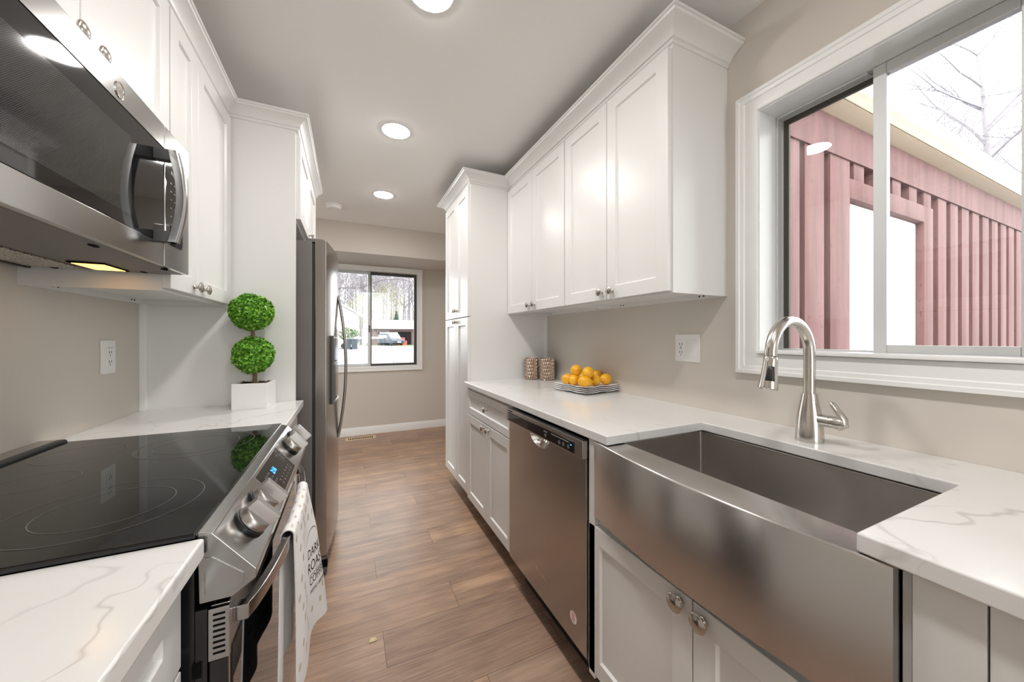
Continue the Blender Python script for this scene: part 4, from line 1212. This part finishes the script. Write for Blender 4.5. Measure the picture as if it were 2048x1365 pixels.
# ---------------------------------------------------------------- ceiling fixtures
def lamp(x, y, lab):
    t = thing('recessed_light', lab, 'light', (x, y, ZC), 'recessed ceiling lights')
    MB().lathe([(0.086, 0), (0.086, -0.0015), (0.083, -0.003), (0.077, -0.003), (0.077, 0)], (x, y, ZC), (0, 0, 1), 48, close=False).build('trim_ring', 'plastic', t)
    MB().lathe([(0.0, -0.0095), (0.030, -0.0090), (0.055, -0.0072), (0.070, -0.0048), (0.0768, -0.0022)], (x, y, ZC), (0, 0, 1), 48, close=False).build('diffuser', 'lamp', t)
lamp(0.270, 3.19, 'lit recessed ceiling light farthest down the room')
lamp(0.253, 2.172, 'lit recessed ceiling light between the pantry and fridge tops')
lamp(0.262, 1.245, 'lit recessed ceiling light nearest, cut by the top edge of the view')
lamp(0.270, 0.20, 'lit recessed ceiling light over the sink and range, mirrored in the window glass')
lamp(0.270, -0.85, 'lit recessed ceiling light behind the viewer')
lamp(-1.35, 3.55, 'unseen recessed ceiling light added left of the refrigerator to brighten the far wall')  # added out of view, lifts the far wall
t = thing('smoke_detector', 'round white smoke detector on the ceiling before the soffit', 'smoke detector', (-0.122, 3.637, ZC))
MB().lathe([(0.072, 0), (0.072, -0.010), (0.068, -0.013), (0.064, -0.013), (0.062, -0.030), (0.056, -0.036), (0, -0.038)], (-0.122, 3.637, ZC), (0, 0, 1), 36, close=False).build('housing', 'plastic', t)
MB().lathe([(0.008, -0.036), (0.008, -0.0385), (0, -0.0388)], (-0.122, 3.605, ZC), (0, 0, 1), 14, close=False).build('test_button', 'plastic', t)

# ---------------------------------------------------------------- floor items
t = thing('floor_vent', 'tan metal floor register in front of the end wall baseboard', 'vent', (0.133, 4.62, 0))
box('frame', 'chip', t, -0.034, 0.300, 4.572, 4.672, 0.0, 0.004, 0.001)
b = MB()
for i in range(14): b.box(-0.005 + i * 0.020, 0.008 + i * 0.020, 4.595, 4.650, 0.0036, 0.0046)
b.build('slot', 'slot', t)
b = MB()
def chip(u, v):
    a = -0.9 + 1.8 * u; return Vector((0.089 + 0.022 * math.sin(a) * (1 - 0.5 * v), 1.513 + 0.016 * (v - 0.5) + 0.006 * math.cos(a), 0.0015 + 0.010 * (1 - math.cos(a)) + 0.004 * v))
b.grid(chip, 10, 4)
o = b.build('wood_scrap', 'chip', None, smooth=80, loc=(0.089, 1.513, 0)); sd_ = o.modifiers.new('thickness', 'SOLIDIFY'); sd_.thickness = 0.0012
tag(o, 'small curled cream scrap lying on the wood floor', 'scrap')

# ---------------------------------------------------------------- outside: garage wing beside the sink window
GY = 1.15
GW = GY + 0.075        # recessed board face
t = thing('garage_wing', 'red board-and-batten garage wing with cream gutter outside the sink window', 'building', (5, GY, 0))
b = MB().box(1.55, 10.0, GW, GW + 0.1, -0.3, 2.55); wl = b.build('wall', 'redwood', t)
DX0, DX1, DZ = 2.777, 3.862, 2.068
BF = GY - 0.055
b = MB()
for x, w_ in ((1.79, 0.2), (2.04, 0.2), (2.29, 0.2)): b.box(x, x + w_, BF, GW, -0.3, 2.30)
x = 4.125
rb = random.Random(5)
while x < 9.8:
    b.box(x, x + 0.160, BF, GW, -0.3, 2.30); x += 0.242 + rb.uniform(-0.006, 0.006)
for x in (2.83, 3.09, 3.35, 3.61, 3.86): b.box(x, x + 0.13, BF, GW, DZ + 0.115, 2.30)
b.build('batten', 'redwood', t, 0.003)
b = MB().box(1.55, 10.0, GY - 0.065, GW, 2.29, 2.508); b.build('fascia_board', 'redwood', t, 0.003)
b = MB().box(2.55, DX0, BF - 0.002, GW, -0.3, 2.30).box(DX1, DX1 + 0.16, BF - 0.002, GW, -0.3, DZ + 0.12)
b.box(DX0, DX1, BF - 0.002, GW, DZ, DZ + 0.12); b.build('door_trim', 'redwood', t, 0.002)
b = MB().shaker(GY - 0.012, -1, DX0 + 0.002, DX1 - 0.002, -0.2, DZ - 0.002, 0.03, 0.12, 0.01, axis='Y'); b.build('door', 'doorwhite', t)
b = MB().prism([(GY - 0.145, 2.532), (GY - 0.145, 2.545), (GY, 2.545), (GY, 2.508), (GY - 0.06, 2.508)], 'X', 1.5, 10.0); b.build('gutter_underside', 'soffit', t)  # underside of the gutter as its own piece, shade and dirt coloured in
gp = [(0.0, 0.0), (-0.006, -0.004), (-0.012, 0.002), (-0.020, 0.018), (-0.036, 0.034), (-0.048, 0.052), (-0.052, 0.078), (-0.058, 0.085), (-0.058, 0.105), (-0.046, 0.105), (-0.046, 0.09), (0.0, 0.09)]
b = MB().prism([(GY - 0.145 + a, 2.538 + z) for a, z in gp], 'X', 1.5, 10.0); b.build('gutter', 'gutter', t, smooth=40)
b = MB().prism([(GY - 0.16, 2.645), (GY - 0.16, 2.665), (GY + 3.5, 3.95), (GY + 3.5, 3.91)], 'X', 1.5, 10.0); b.build('roof', 'roof', t)

# ground, street, lawn
o = box('ground', 'asphalt', None, -120, 120, YF + 0.2, 160, -0.45, -0.02); struct(o, 'pale asphalt street beyond the far window', 'ground')
o = box('ground_side_yard', 'asphalt', None, XR + 0.16, 40, -30, YF + 0.2, -0.5, -0.31); struct(o, 'pale paving beside the garage wing', 'ground')
o = box('ground_back_yard', 'patio', None, -40, XR + 0.16, -40, YB - 0.16, -0.3, -0.05); struct(o, 'unseen paving behind the viewer, kept pale to bounce daylight indoors', 'ground')  # acts as a reflector for the added glazed door
o = box('ground_left_yard', 'patio', None, -40, XQ - 0.16, YB - 0.16, YF + 0.2, -0.3, -0.05); struct(o, 'pale paving left of the house', 'ground')

# ---------------------------------------------------------------- trees
def tree_mesh(seed, h, r0, depth, nb, droop=0.0, spread=0.7, n=5):
    rn = random.Random(seed); tr = MB(); br = MB()
    def grow(p, d, L, r, k, mb):
        pts = [p]; rad = [r]; q = Vector(p); dd = Vector(d)
        segs = 5 if k else 8
        for i in range(segs):
            dd = (dd + Vector((rn.uniform(-1, 1), rn.uniform(-1, 1), rn.uniform(-0.6, 0.9) - droop)) * (0.16 if k else 0.05)).normalized()
            q = q + dd * L / segs; pts.append(Vector(q)); rad.append(r * (1 - 0.8 * (i + 1) / segs))
        mb.tube(pts, rad, 6 if k == 0 else 4 if k == 1 else 3, caps=False)
        if k < depth:
            for j in range(nb[k]):
                f = rn.uniform(0.35 if k == 0 else 0.2, 0.98); i = min(int(f * segs), segs - 1)
                b0 = pts[i].lerp(pts[i + 1], f * segs - i); r1 = rad[i] * rn.uniform(0.45, 0.65)
                side = Vector((rn.uniform(-1, 1), rn.uniform(-1, 1), rn.uniform(-0.1, 0.8))).normalized()
                nd = (dd * (1 - spread) + side * spread).normalized()
                grow(b0, nd, L * rn.uniform(0.32, 0.55) * (1 - 0.45 * f * (k == 0)), r1, k + 1, br)
    grow(Vector((0, 0, 0)), Vector((rn.uniform(-0.05, 0.05), rn.uniform(-0.05, 0.05), 1)), h, r0, 0, tr)
    a = tr.build('trunk', 'trunk', None, smooth=60); c = br.build('branches', 'trunk', None, smooth=60)
    return a, c
protos = [tree_mesh(11 + i, 16, 0.17, 3, (22, 8, 5), spread=0.6) for i in range(3)]
used = [False] * 3
def copy_tree(root, kids, first):
    for k in kids:
        c = k if first else k.copy()
        if not first: C.objects.link(c)
        c.parent = root; c.location = (0, 0, 0)
rt = random.Random(21)
s_, c_ = math.sin(math.radians(24.8)), math.cos(math.radians(24.8))
for i in range(72):
    dep = rt.uniform(68, 84) if i < 40 else rt.uniform(88, 118)
    n_, k0 = (40, i) if i < 40 else (32, i - 40)
    px_ = 648 + 214 * (k0 + rt.uniform(0.0, 1.0)) / n_
    a = (px_ - 1024) / 707.0
    x, y = dep * (a * c_ + s_), dep * (-a * s_ + c_)
    t = thing('bare_tree', 'tall bare tree in the woods behind the far garage and house', 'tree', (x, y, -0.1), 'bare trees in the far woods')
    k = i % 3
    copy_tree(t, protos[k], not used[k]); used[k] = True
    sc = rt.uniform(0.85, 1.4) * (1 if i < 36 else 1.3) * (0.42 if i % 3 == 1 else 1.0); t.scale = (sc, sc, sc); t.rotation_euler = (0, 0, rt.uniform(0, 6.28))
# near street tree whose limb crosses the far window
a, c = tree_mesh(71, 7, 0.10, 3, (7, 5, 4), spread=0.85)
t = thing('street_tree', 'bare tree by the street with a limb crossing the far window', 'tree', (-1.9, 15.0, -0.05)); copy_tree(t, (a, c), True)
b = MB(); b.tube([(-1.75, 15, 2.2), (-1.1, 15, 2.65), (-0.3, 15, 3.1), (0.4, 15, 3.15), (1.2, 15, 3.5), (1.9, 15, 3.6), (2.6, 15.2, 3.5)], [0.026, 0.024, 0.020, 0.017, 0.015, 0.012, 0.006], 6)
b.tube([(-1.0, 15, 2.7), (-0.6, 15.2, 3.3), (0.0, 15.3, 4.0), (0.4, 15.3, 4.6)], [0.013, 0.011, 0.008, 0.004], 5)
b.tube([(0.4, 15, 3.15), (0.9, 15.1, 2.9), (1.3, 15.3, 3.0)], [0.009, 0.007, 0.003], 5)
b.tube([(1.2, 15, 3.5), (1.6, 15.2, 4.1), (1.8, 15.2, 4.7)], [0.009, 0.007, 0.003], 5)
b.build('limb', 'darkbark', t)
# trees behind the garage wing
P2 = [tree_mesh(41 + 2 * i, 10, 0.15, 3, (22, 10, 7), droop=0.06, spread=0.85) for i in range(3)]
for i, (x, y, sc, rz, lab) in enumerate(((23.0, 4.6, 1.30, 0.4, 'bare tree over the garage roof at the right edge of the sink window'), (24.0, 7.4, 1.20, 2.0, 'bare tree over the garage roof behind the window divider'), (33.0, 7.2, 1.5, 4.0, 'bare tree farthest off over the garage gutter'))):
    t = thing('bare_tree', lab, 'tree', (x, y, -0.3), 'bare trees above the garage wing')
    copy_tree(t, P2[i], True); t.scale = (sc,) * 3; t.rotation_euler = (0, 0, rz)

def scatter_tree(name, label, loc, h, r, m, n, seed, trunk_h=0.0, cone=False, ls=0.25):
    rn = random.Random(seed); t = thing(name, label, 'tree' if 'tree' in name else 'shrub', loc)
    b = MB(); L = Vector(loc)
    for i in range(n):
        if cone:
            k = rn.random() ** 0.7; z = trunk_h + (h - trunk_h) * (1 - k); rr = r * k * rn.uniform(0.3, 1); a = rn.uniform(0, 6.28)
            p = L + Vector((rr * math.cos(a), rr * math.sin(a), z))
        else:
            while True:
                q = Vector((rn.uniform(-1, 1), rn.uniform(-1, 1), rn.uniform(-1, 1)))
                if 0.35 < q.length < 1: break
            p = L + Vector((q.x * r, q.y * r, trunk_h + (h - trunk_h) * (0.5 + 0.5 * q.z)))
        u = Vector((rn.uniform(-1, 1), rn.uniform(-1, 1), rn.uniform(-1, 1))).normalized(); w = u.orthogonal().normalized(); s_ = ls * rn.uniform(0.6, 1.3)
        vs_ = [b.v(p + u * s_), b.v(p + w * s_ * 0.6), b.v(p - u * s_), b.v(p - w * s_ * 0.6)]; b.face(vs_)
    b.build('foliage', m, t, smooth=0, keep=True)
    k = MB().tube([L, L + Vector((0.02, 0, h * 0.55)), L + Vector((0, 0, h * 0.9))], [h * 0.02, h * 0.014, h * 0.004], 6); k.build('trunk', 'trunk', t)

def at(u, v, dep):
    """world point seen at pixel (u, v) of the frame at the given depth"""
    a = (u - 1024) / 707.0; s_, c_ = math.sin(math.radians(24.8)), math.cos(math.radians(24.8))
    return Vector((dep * (a * c_ + s_), dep * (-a * s_ + c_), 1.216 - (v - 675.1) / 707.0 * dep))
def ground_at(u, dep):
    p = at(u, 700, dep); p.z = -0.02; return p
scatter_tree('spring_tree', 'hazy yellow-green budding tree left of the far garage', ground_at(722, 62), 9.0, 2.6, 'springleaf', 1500, 1, 2.5, ls=0.085)
scatter_tree('spring_tree', 'hazy yellow-green budding tree behind the garage roof', ground_at(776, 64), 11.0, 3.2, 'springleaf', 1800, 2, 4.0, ls=0.085)
scatter_tree('evergreen_tree', 'small dark evergreen tree behind the far garage roof', ground_at(793, 63), 5.9, 1.5, 'evergreen', 900, 3, 1.0, True, ls=0.18)
scatter_tree('shrub', 'rounded green shrub in front of the cream house', ground_at(698, 48), 2.6, 1.6, 'bush', 700, 4, 0.1, ls=0.15)

# ---------------------------------------------------------------- far buildings
def frame_building(origin, rz):
    return Matrix.Translation(origin) @ Matrix.Rotation(rz, 4, 'Z')
def put(t, rz): t.rotation_euler = (0, 0, rz)
# garage with an open bay
p = ground_at(790, 56)
t = thing('open_garage', 'low brown garage with an open bay across the street', 'building', p); off = Vector(p)
b = MB()
def lb(b, x0, x1, y0, y1, z0, z1): b.box(p.x + x0, p.x + x1, p.y + y0, p.y + y1, p.z + z0, p.z + z1)
lb(b, -4.0, -2.5, 0, 0.25, 0, 2.6); lb(b, 2.5, 5.5, 0, 0.25, 0, 2.6); lb(b, -2.5, 2.5, 0, 0.25, 2.15, 2.6)
lb(b, -4.0, -3.8, 0.25, 6, 0, 2.6); lb(b, 5.3, 5.5, 0.25, 6, 0, 2.6)
b.build('wall', 'brick', t)
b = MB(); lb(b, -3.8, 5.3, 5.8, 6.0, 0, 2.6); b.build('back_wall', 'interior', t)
b = MB().prism([(p.y - 0.6, p.z + 2.55), (p.y - 0.6, p.z + 2.7), (p.y + 3, p.z + 4.1), (p.y + 6.6, p.z + 2.7), (p.y + 6.6, p.z + 2.55)], 'X', p.x - 4.5, p.x + 6.0); b.build('roof', 'siding', t)
put(t, -0.10)
# dark van in front of the bay
p = ground_at(782, 53)
t = thing('car', 'dark blue minivan with a roof rack parked at the open garage', 'car', p)
def cb(b, x0, x1, y0, y1, z0, z1): b.box(p.x + x0, p.x + x1, p.y + y0, p.y + y1, p.z + z0, p.z + z1)
b = MB().prism([(p.y - 2.2, p.z + 0.35), (p.y - 2.25, p.z + 0.75), (p.y - 1.4, p.z + 1.05), (p.y - 0.6, p.z + 1.75), (p.y + 2.0, p.z + 1.8), (p.y + 2.3, p.z + 1.2), (p.y + 2.3, p.z + 0.35)], 'X', p.x - 0.95, p.x + 0.95); bd_ = b.build('body', 'carpaint', t, 0.06)
b = MB().prism([(p.y - 1.44, p.z + 1.07), (p.y - 0.66, p.z + 1.72), (p.y - 0.60, p.z + 1.72), (p.y - 1.36, p.z + 1.07)], 'X', p.x - 0.8, p.x + 0.8); b.build('windshield', 'carglass', t)
b = MB(); cb(b, -0.965, -0.95, -0.6, 1.9, 1.15, 1.6); cb(b, 0.95, 0.965, -0.6, 1.9, 1.15, 1.6); b.build('side_window', 'carglass', t)
b = MB(); cb(b, -0.28, 0.28, -2.29, -2.25, 0.48, 0.62); b.build('license_plate', 'doorwhite', t)
for sx in (-0.9, 0.72):
    for sy in (-1.4, 1.4):
        MB().lathe([(0.33, 0), (0.33, 0.2)], (p.x + sx, p.y + sy, p.z + 0.33), (1, 0, 0), 16).build('wheel', 'rubber', t)
b = MB()
for i in range(7): cb(b, -0.9 + 0.29 * i, -0.86 + 0.29 * i, -0.3, 1.7, 1.86, 1.95)
cb(b, -0.9, 0.9, -0.35, -0.28, 1.80, 1.98); cb(b, -0.9, 0.9, 1.6, 1.67, 1.78, 1.98); b.build('roof_rack', 'doorwhite', t)
put(t, 0.42)
# red toolbox right of the van
p = ground_at(804, 55); t = thing('tool_chest', 'red chest beside the minivan at the garage', 'chest', p)
MB().box(p.x - 0.5, p.x + 0.7, p.y - 0.4, p.y + 0.4, p.z, p.z + 0.7).build('body', 'red', t, 0.05)
MB().box(p.x - 0.1, p.x + 0.4, p.y - 0.3, p.y + 0.3, p.z + 0.7, p.z + 1.2).build('lid', 'red', t, 0.05)
# cream house
p = ground_at(690, 58)
t = thing('house', 'cream gabled house across the street behind the bins', 'building', p)
b = MB().prism([(p.x - 7, p.z), (p.x + 2.0, p.z), (p.x + 2.0, p.z + 5.0), (p.x - 2.5, p.z + 7.4), (p.x - 7, p.z + 5.0)], 'Y', p.y, p.y + 8); b.build('wall', 'siding', t)
b = MB().prism([(p.x - 7.6, p.z + 4.75), (p.x - 2.5, p.z + 7.5), (p.x + 2.6, p.z + 4.75), (p.x + 2.6, p.z + 5.0), (p.x - 2.5, p.z + 7.8), (p.x - 7.6, p.z + 5.0)], 'Y', p.y - 0.5, p.y + 8.5); b.build('roof', 'siding', t)
for wx in (-5.2, -0.6):
    wf = MB().box(p.x + wx, p.x + wx + 1.2, p.y - 0.06, p.y, p.z + 3.3, p.z + 4.9).build('window', 'doorwhite', t)
    MB().box(p.x + wx + 0.1, p.x + wx + 1.1, p.y - 0.08, p.y - 0.05, p.z + 3.4, p.z + 4.8).build('pane', 'carglass', wf)
put(t, 0.1)
# bins
for u, lab in ((696, 'left grey-green wheeled trash bin by the street'), (709, 'right grey-green wheeled trash bin by the street')):
    p = ground_at(u, 36)
    t = thing('trash_bin', lab, 'bin', p, 'wheeled trash bins across the street')
    b = MB(); r = []
    for z, s_ in ((0.05, 0.24), (1.0, 0.31)): r.append([b.v((p.x + a * s_, p.y + c * s_ * 1.1, p.z + z)) for a, c in ((-1, -1), (1, -1), (1, 1), (-1, 1))])
    for k in range(4): b.face([r[0][k], r[0][(k + 1) % 4], r[1][(k + 1) % 4], r[1][k]])
    b.face(r[0][::-1]); b.face(r[1]); b.build('body', 'bin', t, 0.02)
    MB().prism([(p.y - 0.37, p.z + 1.0), (p.y - 0.37, p.z + 1.06), (p.y + 0.2, p.z + 1.13), (p.y + 0.38, p.z + 1.05), (p.y + 0.38, p.z + 1.0)], 'X', p.x - 0.34, p.x + 0.34).build('lid', 'bin', t, 0.02)
    for sx in (-0.3, 0.24): MB().lathe([(0.12, 0), (0.12, 0.06)], (p.x + sx, p.y + 0.3, p.z + 0.12), (1, 0, 0), 12).build('wheel', 'rubber', t)
# silver car, mostly behind the fridge handle
p = ground_at(676, 38)
t = thing('car', 'silver car at the left edge of the far window', 'car', p)
b = MB().prism([(p.x - 2.2, p.z + 0.3), (p.x + 1.2, p.z + 0.3), (p.x + 1.25, p.z + 0.75), (p.x + 0.5, p.z + 0.9), (p.x - 0.1, p.z + 1.4), (p.x - 1.6, p.z + 1.4), (p.x - 2.2, p.z + 0.9)], 'Y', p.y - 0.8, p.y + 0.8); b.build('body', 'silver', t, 0.05)
for sx in (-1.5, 0.6): MB().lathe([(0.31, 0), (0.31, 1.66)], (p.x + sx, p.y - 0.83, p.z + 0.31), (0, 1, 0), 16).build('wheel', 'rubber', t)
# white sign post outside the far window
p = ground_at(728, 12)
t = thing('sign_post', 'white wooden post with a crossarm outside the far window', 'post', p)
b = MB().box(p.x - 0.05, p.x + 0.05, p.y - 0.05, p.y + 0.05, p.z, p.z + 1.50); b.build('post', 'doorwhite', t, 0.005)
b = MB().box(p.x - 0.32, p.x + 0.62, p.y - 0.03, p.y + 0.03, p.z + 1.19, p.z + 1.25); b.build('crossarm', 'doorwhite', t, 0.005)
# lawn strips
for q, lab in (((742, 55, 3.0), 'narrow strip of grass left of the far garage'), ((817, 52, 3.5), 'narrow strip of grass right of the minivan')):
    p = ground_at(q[0], q[1])
    o = MB().box(p.x - q[2] / 2, p.x + q[2], p.y - 3, p.y + 2, -0.02, 0.03).build('grass_strip', 'lawn', None, loc=p); tag(o, lab, 'grass')
